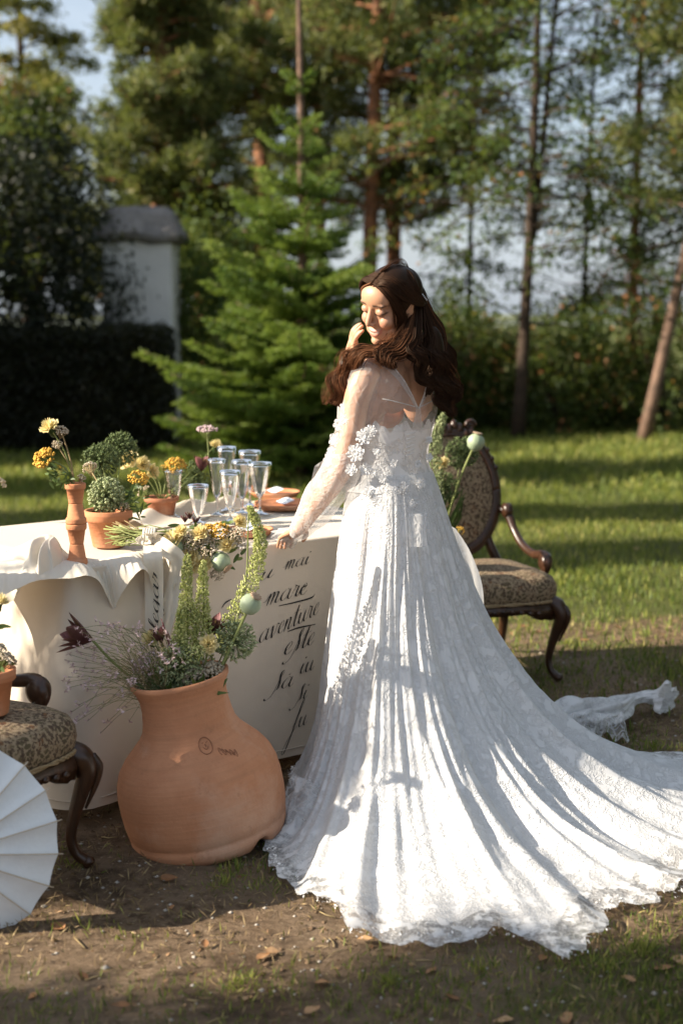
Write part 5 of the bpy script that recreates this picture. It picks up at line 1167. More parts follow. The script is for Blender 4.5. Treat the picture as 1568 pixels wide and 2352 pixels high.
    MB().grid(np.array(rows_), cv=True).obj('back_pad', M['tapestry'], ch, local=True)
    MB().grid(np.array([bk(rx * .97 * k * np.cos(a[:-1]), cz + rz * .97 * k * np.sin(a[:-1]), .014 + .012 * (1 - k ** 2)) for k in q]), cv=True).obj('back_cover', M['tapestry'], ch, local=True)
    for s in (-1, 1):
        MB().tube([(s * .215, .215, .34), (s * .20, .238, .42), (s * .165, .25, .50), (s * .15, .262, .55)], [.026, .024, .022, .02], 8, 16).obj('back_post', M['walnut'], ch, local=True)
        mb = MB(); mb.tube([(s * .205, .285, .665), (s * .228, .262, .668), (s * .243, .235, .645), (s * .252, .19, .585), (s * .262, .12, .528), (s * .275, .03, .500), (s * .285, -.045, .508), (s * .286, -.085, .492), (s * .28, -.085, .450), (s * .268, -.045, .41)], [.016, .020, .021, .017, .018, .019, .022, .025, .020, .015], 10, 50)
        for (y, z, r) in ((.243, .668, .034), (-.072, .480, .037)): mb.lathe([(0, -.022), (r * .55, -.023), (r, -.014), (r, .014), (r * .55, .023), (0, .022)], 20, (s * (.238 if z > .6 else .282), y, z), rot_from((1, 0, 0)))
        mb.obj('arm', M['walnut'], ch, local=True)
    return ch
rc_face = math.radians(17)     # turned towards the right of the picture
chR = make_chair('carved antique armchair with floral upholstery standing on the lawn behind the gown', (0, 0, 0), rc_face)
def put_chair(ch, corner, ang):
    c, s = math.cos(ang), math.sin(ang); lx, ly = .265, -.255
    ch.location = (corner[0] - (c * lx - s * ly), corner[1] - (s * lx + c * ly), 0); ch.rotation_euler = (0, 0, ang)
g_ = onz(1279, 1563); put_chair(chR, g_, rc_face)
chL = copy_tree(chR); chL['label'] = 'carved antique armchair cut off by the left edge with a potted plant on its seat'
put_chair(chL, onz(199, 1990), math.radians(58))
# pot on the left chair
cl = np.array(chL.location); SP = at(-22, 1640, cl[1] - .02); SP[2] = .478
o = thing('terracotta_pot', 'terracotta pot on the seat of the left chair, cut by the picture edge', 'pot', SP); MB().lathe(pot_prof(.068, .05, .125, .032), 56).obj('shell', M['terra'], o, local=True); MB().lathe([(0, .1), (.058, .1)], 20).obj('soil', M['stem_dry'], o, local=True)
SP = SP + [0, 0, .10]
for i, (kind, nm, lb_, px, py, r, mt) in enumerate([('cluster', 'white_umbel', 'white flower cluster above the pot on the left chair', 14, 1515, .030, 'beige'), ('carn', 'carnation', 'pale yellow bloom at the left edge above the left chair', -2, 1378, .028, 'carn'), ('cluster', 'white_umbel', 'small white florets over the rim of the pot on the left chair', -6, 1490, .026, 'beige'), ('cluster', 'cream_umbel', 'blurred cream flower head at the left edge level with the stacked vase', -4, 1110, .035, 'beige')]):
    if py < 1200: flower(kind, nm, lb_, 'flower', np.array([-1.36, 5.2, .78]), at(px, py, 5.2), r, 120 + i, mat=mt, n=90)
    else: flower(kind, nm, lb_, 'flower', SP, at(px, py, SP[1]), r, 120 + i, mat=mt, n=90, leafs=5)
# flowers standing at the right chair
RP = at(1010, 1300, 5.95); RP[2] = .48
o = thing('terracotta_pot', 'terracotta pot on the right chair seat hidden behind the gown', 'pot', RP); MB().lathe(pot_prof(.07, .05, .13, .03), 40).obj('shell', M['terra'], o, local=True)
RP = RP + [0, 0, .1]; GR = 'flowers rising from the right chair'
def rf(kind, name, label, px, py, r, seed, dd=0, **kw): return flower(kind, name, label, 'flower', RP + [kw.pop('ox', 0), 0, 0], at(px, py, 5.93 + dd), r, seed, group=GR, **kw)
P1 = [at(1000, 1180, 5.9), at(995, 1090, 5.9), at(1001, 1010, 5.9), at(1022, 946, 5.9)]
rf('spike', 'foxtail_lily', 'green foxtail spike rising between the gown and the right chair back', 1022, 946, .040, 131, -.03, path=P1, n=700, mid=P1[1], mat='allium')
rf('pod', 'poppy_pod', 'ribbed poppy pod on a slanting stem before the right chair back', 1092, 1016, .036, 132, -.05, d=(.2, -.1, 1), mid=at(1052, 1110, 5.9), sr=.005)
rf('allium', 'allium', 'dark allium ball behind the poppy pod at the right chair', 1060, 1040, .068, 133, .05, mat='allium_dark', n=300)
rf('carn', 'carnation', 'pale yellow carnation beside the gown at the right chair', 1016, 1063, .030, 134, 0, d=(-.4, -.5, .6))
rf('allium', 'allium', 'dark leafy allium low between the gown and the chair back', 1015, 1120, .07, 135, .05, mat='allium_dark', n=300)
rf('cluster', 'dried_yarrow', 'small dull yellow florets low beside the gown at the chair', 1056, 1218, .022, 136, -.05, mat='yarrow', n=40, leafs=4)
root = thing('green_blades', 'long green blades rising beside the gown at the right chair', 'foliage', RP, 0, GR); lb = MB(); rs = np.random.RandomState(77)
for k in range(26):
    h = at(rs.uniform(990, 1070), rs.uniform(1090, 1200), 5.93 + rs.uniform(-.05, .05)); leaf_blade(lb, [RP, (RP + h) / 2 + rs.normal(0, .015, 3), h], .006, rs.uniform(0, 1))
lb.obj('leaf', M['greenleaf'], root)

# ------------------------------------------------------------------ paper parasol lying open at the left front
pc = at(-118, 1962, 3.38); pr_ = .272; nax = unit([.22, -.96, .12])
root = thing('paper_parasol', 'open white paper parasol lying on its rim at the left edge', 'parasol', (pc[0], pc[1], 0))
R = rot_from(nax); nr = 20; a = np.linspace(0, 2 * np.pi, nr * 8 + 1)[:-1]; q = np.linspace(.03, 1, 14)
def cone(k, a_, sag=1.0): 
    loc_ = (np.abs(((a_ * nr / (2 * np.pi)) % 1) - .5) * 2) ** 2
    rr = pr_ * k * (1 - .02 * (1 - loc_)); h = -.055 * k - .020 * k ** 2 - .010 * k * (1 - loc_) * sag
    return np.stack([rr * np.cos(a_), rr * np.sin(a_), h + 0 * rr], -1) @ R.T + pc
crs = np.random.RandomState(3); P = np.array([cone(k, a) for k in q]); P += nax * (.0022 * (wob(a[None] * 12, q[:, None] * 14, 3, 3, 1.3))[..., None])
MB().grid(P, cv=True).obj('canopy', M['paper'], root)
for k in range(nr):
    ak = 2 * np.pi * k / nr; mb = MB(); kk = np.linspace(.05, 1.045, 10); pth = np.array([cone(x, np.array(ak)) for x in kk]) + nax * .0015; mb.tubes(pth[None], .0016, 5); mb.obj('rib', M['bamboo'], root)
MB().tube([pc + nax * .01, pc - nax * .30], .006, 8).obj('handle', M['bamboo'], root)
MB().lathe([(0, -.01), (.018, -.01), (.016, .018), (.006, .034), (0, .036)], 16, pc, R).obj('cap', M['bamboo'], root)

# ------------------------------------------------------------------ the bride
A_B = math.radians(45)
FWD = np.array([-math.sin(A_B), math.cos(A_B), 0]); RGT = np.array([math.cos(A_B), math.sin(A_B), 0]); UPV = np.array([0, 0, 1.0])
BC = np.array([.165, 4.50, 0])
def body(xr, yf, z): return BC + np.multiply.outer(xr, RGT) + np.multiply.outer(yf, FWD) + np.multiply.outer(z, UPV)
bride = thing('person', 'woman in a white lace gown glancing down over her shoulder, one hand on the table', 'person', (BC[0], BC[1], 0))
# torso sections: z, half width, half depth, forward shift, sideways shift (to her right)
SEC = np.array([(.82, .150, .125, -.01, -.01), (.90, .178, .130, -.01, -.012), (.97, .168, .118, -.005, -.012), (1.03, .142, .102, .0, -.012), (1.085, .122, .092, .005, -.010), (1.13, .124, .094, .008, -.006), (1.19, .138, .104, .012, 0.0), (1.25, .150, .108, .012, .004), (1.30, .150, .102, .006, .008), (1.345, .148, .088, -.004, .010), (1.380, .132, .070, -.010, .006), (1.405, .098, .058, -.008, .0), (1.425, .062, .052, .0, -.004)])
def torso(z, th, grow=0.0):
    w = np.interp(z, SEC[:, 0], SEC[:, 1]) + grow; t = np.interp(z, SEC[:, 0], SEC[:, 2]) + grow; f = np.interp(z, SEC[:, 0], SEC[:, 3]); sx = np.interp(z, SEC[:, 0], SEC[:, 4])
    c, s = np.cos(th), np.sin(th); c = np.sign(c) * np.abs(c) ** .85; s = np.sign(s) * np.abs(s) ** .85
    return BC + (w * c + sx)[..., None] * RGT + (t * s + f)[..., None] * FWD + (z + 0 * th)[..., None] * UPV
raw = MB(); th = np.linspace(0, 2 * np.pi, 40, endpoint=False); zs = np.linspace(.82, 1.425, 34)
raw.grid(torso(zs[:, None] + 0 * th, th[None] + 0 * zs[:, None]), cv=True)
def cap_close(mb, ring_c, r): mb.ell(ring_c, r, 14, 8)
raw.ell(body(-.01, -.01, .82), (.15, .13, .06)); raw.ell(body(0, 0, 1.42), (.055, .05, .03))
for s in (-1, 1): raw.ell(body(s * .062, .088, 1.235), (.058, .055, .055));
def chain(pts, rad, m=30): 
    raw.tube(pts, rad, 14, m); raw.ell(pts[0], (rad[0],) * 3, 12, 8); raw.ell(pts[-1], (rad[-1],) * 3, 12, 8)
raw.ell(body(-.105, -.005, 1.285), (.05, .05, .085)); raw.ell(body(.105, -.005, 1.285), (.05, .05, .085)); raw.ell(body(-.05, -.042, 1.325), (.085, .040, .085), R=np.stack([RGT, FWD, UPV], 1)); raw.ell(body(.05, -.042, 1.325), (.085, .040, .085), R=np.stack([RGT, FWD, UPV], 1))
# head placement
HC = at(893, 700, 4.45)
psi, tht, rol = math.radians(47), math.radians(20), math.radians(13)
hf = np.array([-math.sin(psi) * math.cos(tht), -math.cos(psi) * math.cos(tht), -math.sin(tht)]); hr0 = unit(np.cross(hf, UPV)); hu0 = np.cross(hr0, hf)
hr = math.cos(rol) * hr0 + math.sin(rol) * hu0; hu = np.cross(hr, hf); HR = np.stack([hr, hf, hu], 1)
def hd(x, y, z): return HC + HR @ np.array([x, y, z])
def hell(c, r): raw.ell(hd(*c), r, 28, 20, HR)
nb = body(-.004, -.012, 1.405)
chain([nb, (nb + hd(0, -.035, -.075)) / 2 + np.array([0, 0, .004]), hd(0, -.03, -.055)], [.054, .048, .050], 16)
hell((0, -.018, .030), (.071, .090, .084)); hell((0, .016, -.020), (.062, .066, .086)); hell((0, .030, -.062), (.050, .050, .050)); hell((0, .066, -.094), (.019, .017, .015)); hell((0, .050, .045), (.055, .040, .045))
for s in (-1, 1):
    hell((s * .034, .055, -.028), (.025, .024, .023)); hell((s * .040, .030, -.070), (.022, .030, .026)); hell((s * .030, .0715, .008), (.0165, .012, .0125)); hell((s * .027, .074, .030), (.022, .009, .007)); hell((s * .0090, .090, -.032), (.0075, .008, .006))
    R_e = HR @ np.array(Matrix.Rotation(s * .35, 3, 'Z')); raw.ell(hd(s * .071, -.012, -.008), (.006, .017, .030), 12, 10, R_e); raw.ell(hd(s * .074, -.020, .004), (.005, .010, .018), 12, 10, R_e)
raw.tube([hd(0, .076, .026), hd(0, .084, .006), hd(0, .096, -.018), hd(0, .0985, -.027)], [.0085, .0082, .0092, .0100], 12, 14); raw.ell(hd(0, .0975, -.027), (.0100,) * 3, 12, 8)
lp = [hd(x, .0805 - 5.2 * x * x * 2.0, z) for x, z in ((-.029, -.0515), (-.014, -.0565), (0, -.0580), (.014, -.0565), (.029, -.0515))]
raw.tube(lp, [.002, .0050, .0056, .0050, .002], 8, 16)
lp = [hd(x, .0785 - 5.2 * x * x * 2.0, z) for x, z in ((-.027, -.0545), (-.014, -.0680), (0, -.0720), (.014, -.0680), (.027, -.0545))]
raw.tube(lp, [.002, .0055, .0066, .0055, .002], 8, 16)
# left arm, resting on the table
SH = body(-.136, -.008, 1.352); EL_ = at(785, 1078, 4.40); WR = at(692, 1212, 4.62)
chain([SH, SH + (EL_ - SH) * .2 + np.array([-.008, -.006, 0]), (SH + EL_) / 2, EL_], [.046, .044, .040, .034]); chain([EL_, EL_ + (WR - EL_) * .3, (EL_ + WR) / 2, WR], [.036, .036, .031, .0215])
chain([body(-.10, -.01, 1.375), SH], [.05, .046], 12)
HT = at(642, 1244, 4.735); hdir = unit(HT - WR); hn = unit(np.cross(hdir, unit(np.cross(UPV, hdir)))); hs_ = unit(np.cross(hdir, UPV))
def hand(W, d, sd, nrm, curl, scale=1.0, mb=None):
    """palm and five fingers; d along the hand, sd towards the thumb, nrm out of the back of the hand"""
    P = lambda a, b_, c: W + scale * (d * a + sd * b_ + nrm * c)
    chain([P(0, 0, 0), P(.035, .003, .002), P(.075, .002, .0)], [.020 * scale, .022 * scale, .020 * scale], 10)
    for b_ in (-.026, -.009, .009, .026): chain([P(.03, b_ * .7, 0), P(.08, b_, .002)], [.011 * scale, .0095 * scale], 8)
    for b_, L, r in ((-.028, .058, .0068), (-.010, .072, .0075), (.009, .078, .0078), (.027, .070, .0076)):
        chain([P(.080, b_, .002), P(.080 + L * .45, b_ * 1.08, .004 - curl * .010), P(.080 + L * .78, b_ * 1.1, -.002 - curl * .028), P(.080 + L * .98, b_ * 1.1, -.008 - curl * .046)], [.0092 * scale, r * 1.08 * scale, r * scale, r * .82 * scale], 16)
    chain([P(.018, .018, -.004), P(.045, .042, -.010), P(.072, .052, -.016), P(.094, .054, -.022)], [.0125 * scale, .0105 * scale, .0092 * scale, .0072 * scale], 14)
hand(WR, unit(HT - WR + np.array([0, 0, -.004])), -hs_ if np.dot(hs_, RGT) < 0 else hs_, hn if hn[2] > 0 else -hn, .35, .92)
# right arm raised, hand laid against the far cheek
RS_ = body(.165, .0, 1.352); RE = body(.115, .27, 1.17); RW = at(803, 824, 4.57)
chain([RS_, (RS_ + RE) / 2, RE], [.05, .045, .037]); chain([RE, (RE + RW) / 2, RW], [.036, .032, .023]); chain([body(.10, -.01, 1.375), RS_], [.05, .05], 12)
RT = at(825, 712, 4.47); hd2 = unit(RT - RW); nn2 = unit(np.cross(hd2, unit([.25, -1, 0]))); nn2 = nn2 if nn2[0] < 0 else -nn2
hand(RW, hd2, unit(np.cross(nn2, hd2)) * (1 if np.cross(nn2, hd2)[1] < 0 else -1), nn2, .25, .85)
# legs
for s in (-1, 1): chain([body(s * .085 - .01, -.01, .85), body(s * .085, .0, .48), body(s * .08, -.02, .10)], [.085, .052, .036]); chain([body(s * .08, -.03, .085), body(s * .085, .12, .03)], [.034, .03], 10)
tmp = bpy.data.objects.new('tmp', raw.mesh('tmp')); COL.objects.link(tmp)
rm = tmp.modifiers.new('r', 'REMESH'); rm.mode = 'VOXEL'; rm.voxel_size = .0030; rm.use_smooth_shade = True
sm = tmp.modifiers.new('s', 'SMOOTH'); sm.iterations = 3; sm.factor = .5
bpy.context.view_layer.update()
bm_ = bpy.data.meshes.new_from_object(tmp.evaluated_get(bpy.context.evaluated_depsgraph_get())); bpy.data.objects.remove(tmp)
nV = len(bm_.vertices); co = np.zeros(nV * 3, np.float32); bm_.vertices.foreach_get('co', co); co = co.reshape(-1, 3).astype(float)
hl = (co - HC) @ HR; x, y, z = hl[:, 0], hl[:, 1], hl[:, 2]; ax = np.abs(x)
skin = np.tile(np.array([.52, .285, .175]), (nV, 1)); 
def paint(mask, c): 
    m_ = np.clip(mask, 0, 1)[:, None]; skin[:] = skin * (1 - m_) + np.array(c) * m_
head_m = (np.linalg.norm(hl, axis=1) < .16) & (y > .02)
g = lambda v, c, w: np.exp(-((v - c) / w) ** 2)
paint(head_m * .40 * g(ax, .036, .018) * g(z, -.028, .018), (.56, .20, .14))                                       # blush
ez = z - (.004 - .10 * np.clip(ax - .03, -.02, .02) ** 2 * 30); 
paint(head_m * .55 * g(ax, .030, .017) * g(z, .010, .008), (.36, .19, .13))                                         # lids
paint(head_m * 1.0 * smooth(ax, .010, .015) * smooth(-ax, -.050, -.044) * g(z - .004 * (ax > .04), -.0015 - 10 * (ax - .03) ** 2 * -1.0, .0032), (.012, .008, .008))  # lashes of lowered lids
paint(head_m * .95 * smooth(ax, .011, .015) * smooth(-ax, -.054, -.044) * g(z, .0300 + .10 * (ax - .012) - 3.5 * (ax - .012) ** 2, .0042), (.030, .016, .011))  # brows
paint(head_m * (ax < .031) * g(z, -.0568 + 6.0 * ax ** 2, .0036) * .85, (.42, .14, .115)); paint(head_m * (ax < .029) * g(z, -.0715 + 16 * ax ** 2, .0042) * .85, (.45, .155, .125))
paint(head_m * (ax < .0225) * g(z, -.0635 + 11.5 * ax ** 2, .0023) * .9, (.80, .76, .70))                              # smile
paint(head_m * (ax < .030) * (ax > .021) * g(z, -.0565 + 5 * (ax - .02), .0022) * .6, (.10, .03, .025))
paint(head_m * .5 * g(ax, .0085, .0035) * g(z, -.040, .003), (.10, .04, .03))
ca = bm_.color_attributes.new('skin', 'FLOAT_COLOR', 'POINT'); ca.data.foreach_set('color', np.concatenate([skin, np.ones((nV, 1))], 1).astype(np.float32).reshape(-1))
bm_.materials.clear(); bm_.materials.append(M['skin'])
bm_.vertices.foreach_set('co', (co - OFF(bride)).astype(np.float32).reshape(-1)); bm_.update()
bo = bpy.data.objects.new('body', bm_); COL.objects.link(bo); bo.parent = bride

# ---- hair
rs = np.random.RandomState(5); hair = MB()
cap = MB(); ph = np.linspace(-.5, np.pi / 2, 26); tt = np.linspace(0, 2 * np.pi, 48, endpoint=False)
cp_ = np.zeros((26, 48, 3)); 
for i, p in enumerate(ph):
    for j, t in enumerate(tt):
        v = np.array([.0785 * math.cos(p) * math.cos(t), -.018 + .0975 * math.cos(p) * math.sin(t), .030 + .0905 * math.sin(p)])
        front = max(0, math.sin(t)) ** 2
        if front > .0:
            lim = .060 * front                      # hairline rises over the forehead
            if v[2] < lim and math.sin(t) > .30: v = v * [.90, .80, 1] ; 
        cp_[i, j] = v
cap.grid(cp_ @ HR.T + HC, cv=True, c=np.full((26, 48), .10)); 
def strands(guides, n0, spread, wave, rad, m=34, tint=(.2, .8), wl=9.0, taper=.35, seed=0):
    """guides: list of control polylines; strands scattered between them"""
    n = int(n0 * 1.4); rad = rad * .86
    r_ = np.random.RandomState(seed); Gd = np.array([catmull(np.array(g_), m) for g_ in guides]); u = np.linspace(0, 1, m)
    k = len(Gd); w = r_.uniform(0, k - 1, n) if k > 1 else np.zeros(n); i = np.minimum(w.astype(int), max(k - 2, 0)); f = (w - i)[:, None, None]
    P = Gd[i] * (1 - f) + Gd[np.minimum(i + 1, k - 1)] * f
    lock = r_.randint(0, max(3, n // 14), n); lr = np.random.RandomState(seed + 1); lo = lr.normal(0, 1, (lock.max() + 1, 3)); lp = lr.normal(0, .28, (lock.max() + 1, 2)); lw = lr.uniform(.985, 1.015, lock.max() + 1)
    env = (.25 + .75 * np.sin(np.pi * np.clip(u * .85 + .1, 0, 1)))[None, :, None]
    P = P + lo[lock][:, None] * spread * env + r_.normal(0, 1, (n, 1, 3)) * spread * .30 * env
    a = wl * lw[lock][:, None] * u[None] + lp[lock][:, :1]; amp = wave * smooth(u, .12, .5)[None]
    T = np.gradient(P, axis=1); T /= np.linalg.norm(T, axis=2, keepdims=True) + 1e-9; S = np.cross(T, unit([.15, -1, .1])); S /= np.linalg.norm(S, axis=2, keepdims=True) + 1e-9; B = np.cross(T, S)
    P = P + S * (amp * np.sin(a))[..., None] + B * (amp * .7 * np.cos(a))[..., None]
    hair.tubes(P, rad * (1 - (1 - taper) * u)[None] * r_.uniform(.7, 1.3, (n, 1)), 4, np.clip(np.repeat((tint[0] + (tint[1] - tint[0]) * (.6 * lr.uniform(0, 1, lock.max() + 1)[lock] + .4 * r_.uniform(0, 1, n)))[:, None], m, 1), 0, 1))
H = lambda x, y, z: hd(x, y, z)
# near side (her left, x<0): from the centre part, over the temple and ear towards the back
gl = []
for q in np.linspace(0, 1, 7):
    y0 = .066 - .115 * q; p0 = H(-.002, y0, .104 + .018 * math.sin(q * 3) - .02 * (1 - q) ** 2)
    gl.append([p0, H(-.045, y0 - .012, .094), H(-.078, y0 * .6 - .020, .045 + .012 * q), H(-.081, y0 * .2 - .055, .002), H(-.050, -.115, -.030)])
strands(gl, 620, .0022, .0015, .0013, 22, (.05, .4), 5, .9, 11)
gr_ = []
for q in np.linspace(0, 1, 7):
    y0 = .066 - .115 * q; p0 = H(.002, y0, .104 + .018 * math.sin(q * 3) - .02 * (1 - q) ** 2)
    gr_.append([p0, H(.045, y0 - .004, .094), H(.076, y0 * .75 - .010, .045 + .012 * q), H(.080, y0 * .3 - .045, .002), H(.045, -.115, -.030)])
strands(gr_, 520, .0022, .0015, .0013, 22, (.05, .45), 5, .9, 12)
# face-framing lock on the near side, loose
strands([[H(-.004, .064, .092), H(-.040, .062, .070), H(-.058, .044, .030), H(-.064, .034, -.015), H(-.062, .030, -.060), H(-.070, .010, -.095)],
         [H(-.004, .050, .100), H(-.052, .046, .075), H(-.074, .026, .030), H(-.078, .018, -.020), H(-.074, .010, -.065), H(-.078, -.010, -.105)]], 170, .004, .004, .0013, 30, (.1, .5), 7, .7, 13)
strands([[H(-.060, .052, .030), H(-.064, .042, -.005), H(-.060, .040, -.050), H(-.066, .028, -.085)]], 26, .003, .004, .0009, 24, (.3, .8), 6, .5, 14)
# far side lock along the cheek
strands([[H(.004, .064, .092), H(.040, .062, .066), H(.060, .046, .028), H(.066, .034, -.010), H(.066, .026, -.045)]], 120, .004, .002, .0013, 26, (.3, .8), 6, .6, 15)
# curls at the neck
K = lambda px, py, d: at(px, py, d)
strands([[H(-.070, -.03, -.02), K(930, 765, 4.385), K(905, 790, 4.365), K(880, 808, 4.35), K(868, 826, 4.345), K(876, 838, 4.345)], [H(-.06, -.06, -.02), K(955, 780, 4.39), K(930, 808, 4.365), K(915, 828, 4.35), K(900, 842, 4.345), K(906, 850, 4.345)]], 240, .008, .011, .0013, 40, (.2, .8), 12, .6, 16)
# tress over the left shoulder, sunlight put into its lighter tint
strands([[H(-.05, .0, -.06), K(892, 790, 4.375), K(858, 796, 4.36), K(820, 806, 4.37), K(792, 826, 4.39), K(776, 858, 4.40), K(764, 890, 4.40), K(758, 926, 4.40)],
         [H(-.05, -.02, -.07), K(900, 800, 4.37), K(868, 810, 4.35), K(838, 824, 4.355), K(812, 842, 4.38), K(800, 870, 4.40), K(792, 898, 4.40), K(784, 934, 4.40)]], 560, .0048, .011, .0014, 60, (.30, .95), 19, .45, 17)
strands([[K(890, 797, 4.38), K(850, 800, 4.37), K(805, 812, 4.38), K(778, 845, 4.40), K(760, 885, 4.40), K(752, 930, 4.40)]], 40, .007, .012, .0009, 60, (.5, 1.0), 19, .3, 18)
# dark mass down the back on the right
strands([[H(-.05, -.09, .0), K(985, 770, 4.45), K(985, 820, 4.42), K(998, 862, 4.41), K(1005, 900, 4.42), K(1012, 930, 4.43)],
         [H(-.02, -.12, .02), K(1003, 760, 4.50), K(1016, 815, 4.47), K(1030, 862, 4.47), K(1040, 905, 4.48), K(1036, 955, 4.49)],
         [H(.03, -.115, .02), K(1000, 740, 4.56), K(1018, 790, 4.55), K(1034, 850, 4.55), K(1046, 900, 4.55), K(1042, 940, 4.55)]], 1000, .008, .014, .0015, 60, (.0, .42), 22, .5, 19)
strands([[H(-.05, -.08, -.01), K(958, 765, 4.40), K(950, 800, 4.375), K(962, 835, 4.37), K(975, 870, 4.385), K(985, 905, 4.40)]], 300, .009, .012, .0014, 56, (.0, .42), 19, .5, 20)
# bun-like swell at the back of the head
bk_ = MB(); 
for (c_, r_) in [((-.012, -.085, -.012), (.058, .050, .066)), ((.0, -.07, .03), (.066, .055, .07))]: bk_.ell(hd(*c_), r_, 20, 14, HR, c=.08)
bk_.ell(K(990, 810, 4.47), (.040, .035, .085), 16, 12, c=.06); bk_.ell(K(1015, 870, 4.50), (.030, .03, .07), 16, 12, c=.06)
# flyaways
for sd_ in range(3):
    strands([[H(-.05, .0, -.04), K(880, 795, 4.37), K(812, 812, 4.38), K(772, 850, 4.40), K(752, 925, 4.40)]], 8, .014, .012, .0006, 40, (.6, 1.0), 15, .4, 60 + sd_)
    strands([[H(-.03, -.10, .03), K(1000, 760, 4.50), K(1030, 850, 4.48), K(1046, 950, 4.49)]], 10, .018, .014, .0006, 40, (.3, .9), 15, .4, 70 + sd_)
    strands([[H(0, .02, .118), H(0, -.06, .118), H(0, -.12, .05)]], 12, .006, .004, .0005, 20, (.3, .8), 8, .4, 80 + sd_)
hr_o = hair.obj('hair', M['hair'], bride); cap.obj('scalp_hair', M['hair'], hr_o); bk_.obj('hair_volume', M['hair'], hr_o)

MB().blobs(np.array([H(-.072, -.078 - .004 * k, .022 - .006 * k) for k in range(5)]), .0028).obj('hair_pearls', M['card'], bride)

# ---- gown
gown = bpy.data.objects.new('dress', None); COL.objects.link(gown); gown.parent = bride; gown['label'] = 'white lace wedding gown with sheer sleeves and a long train'
# bodice
th = np.linspace(0, 2 * np.pi, 130, endpoint=False); V = np.linspace(0, 1, 40)[:, None]
topz = 1.205 + .014 * np.sin(th * 9) * (np.sin(th) < .2) + .035 * smooth(np.sin(th), .2, .9) + .006 * np.sin(23 * th)
zz = 1.00 + (topz[None] - 1.00) * V
MB().grid(torso(zz, th[None] + 0 * zz, .008 + .0006 * np.sin(31 * th + 40 * V)), cv=True).obj('bodice', M['lace_bodice'], gown)
# sheer yoke with an open V at the back
nz, nt2 = 60, 260; th = np.linspace(0, 2 * np.pi, nt2, endpoint=False); zz = np.linspace(1.19, 1.412, nz)[:, None] + 0 * th[None]; TH_ = th[None] + 0 * zz
P = torso(zz, TH_, .010); xr = (P - BC) @ RGT; back = np.sin(TH_) < .15
vcut = back & (zz > 1.262) & (np.abs(xr + .004) < (zz - 1.262) * .62 + .001)
I = np.arange(nz * nt2).reshape(nz, nt2); a_ = np.hstack([I, I[:, :1]]); q = np.stack([a_[:-1, :-1], a_[1:, :-1], a_[1:, 1:], a_[:-1, 1:]], -1).reshape(-1, 4)
q = q[~vcut.reshape(-1)[q].any(1)]; MB().add(P, q).obj('yoke', M['tulle'], gown)
sm_ = MB()
def back_pt(xr_, z_): 
    w = np.interp(z_, SEC[:, 0], SEC[:, 1]) + .012; t = np.interp(z_, SEC[:, 0], SEC[:, 2]) + .012; f = np.interp(z_, SEC[:, 0], SEC[:, 3]); u_ = np.clip(np.abs(xr_) / w, 0, .98)
    return BC + xr_ * RGT + (f - t * (1 - u_ ** 2.35) ** (1 / 2.35)) * FWD + z_ * UPV
vz = np.linspace(1.258, 1.402, 24)
for s in (-1, 1):
    sm_.grid(np.array([[back_pt(s * ((z_ - 1.258) * .62 + .001 + w_ * (.010 + .14 * (z_ - 1.258))) - .004, z_) for w_ in np.linspace(0, 1, 6)] for z_ in vz]))
    sm_.tubes(np.array([back_pt(s * ((z_ - 1.258) * .62 + .001) - .004, z_) for z_ in vz])[None], .0022, 5)
vz = np.linspace(1.19, 1.264, 9)
sm_.grid(np.array([[back_pt(o_ * (1.35 - (z_ - 1.19) * 11) - .004, z_) for o_ in np.linspace(-.017, .017, 6)] for z_ in vz]))
for s in (-1, 1): sm_.tubes(np.array([back_pt(s * x_ - .004, 1.260 + .25 * x_) for x_ in np.linspace(.004, .125, 12)])[None], .0020, 5)
sm_.obj('neckline_trim', M['tulle_dense'], gown)
# laced back: little loops
lc = MB()
for k in range(6):
    z_ = 1.18 - .013 * k; lc.tubes(np.array([back_pt(x_ - .03, z_ + .004 * math.sin(60 * x_)) for x_ in np.linspace(-.016, .02, 7)])[None], .0017, 4)
lc.obj('lacing', M['applique'], gown)
# sleeves
def sleeve(path, rad, name, mat, seed, puff=.004, n=48, m=60):
    p = catmull(path, m); r = np.interp(np.linspace(0, 1, m), np.linspace(0, 1, len(rad)), rad); th = np.linspace(0, 2 * np.pi, n, endpoint=False); T = np.gradient(p, axis=0); T /= np.linalg.norm(T, axis=1, keepdims=True)
    a = np.cross(T, unit([.2, -1, .1])); a /= np.linalg.norm(a, axis=1, keepdims=True); b_ = np.cross(T, a); u = np.linspace(0, 1, m)[:, None]
    w = r[:, None] * (1 + puff / .004 * .045 * (wob(th[None] * 3, u * 16, seed, 3, 1.0) + .7 * np.sin(5 * th[None] + 22 * u + seed) * u))
    return MB().grid(p[:, None] + w[..., None] * (np.cos(th)[None, :, None] * a[:, None] + np.sin(th)[None, :, None] * b_[:, None]), cv=True).obj(name, M[mat], gown)
sleeve([body(-.118, -.006, 1.376), SH + np.array([-.003, -.002, -.01]), (SH + EL_) / 2, EL_ + np.array([0, 0, .03])], [.050, .052, .048, .052], 'upper_sleeve', 'tulle', 2, .003)
sleeve([EL_ + np.array([0, 0, .05]), EL_, EL_ + (WR - EL_) * .35 + np.array([-.004, 0, -.01]), EL_ + (WR - EL_) * .7 + np.array([0, 0, -.008]), WR + (WR - EL_) * .03, WR + (HT - WR) * .25], [.054, .062, .062, .054, .034, .026], 'forearm_sleeve', 'tulle_dense', 3, .010)
sleeve([RS_, (RS_ + RE) / 2, RE, (RE + RW) / 2, RW], [.058, .056, .058, .052, .03], 'raised_sleeve', 'tulle_dense', 4, .008)
cf = MB(); u = np.linspace(0, 1, 50); v = np.linspace(0, 1, 8); hw = WR + (HT - WR) * .30
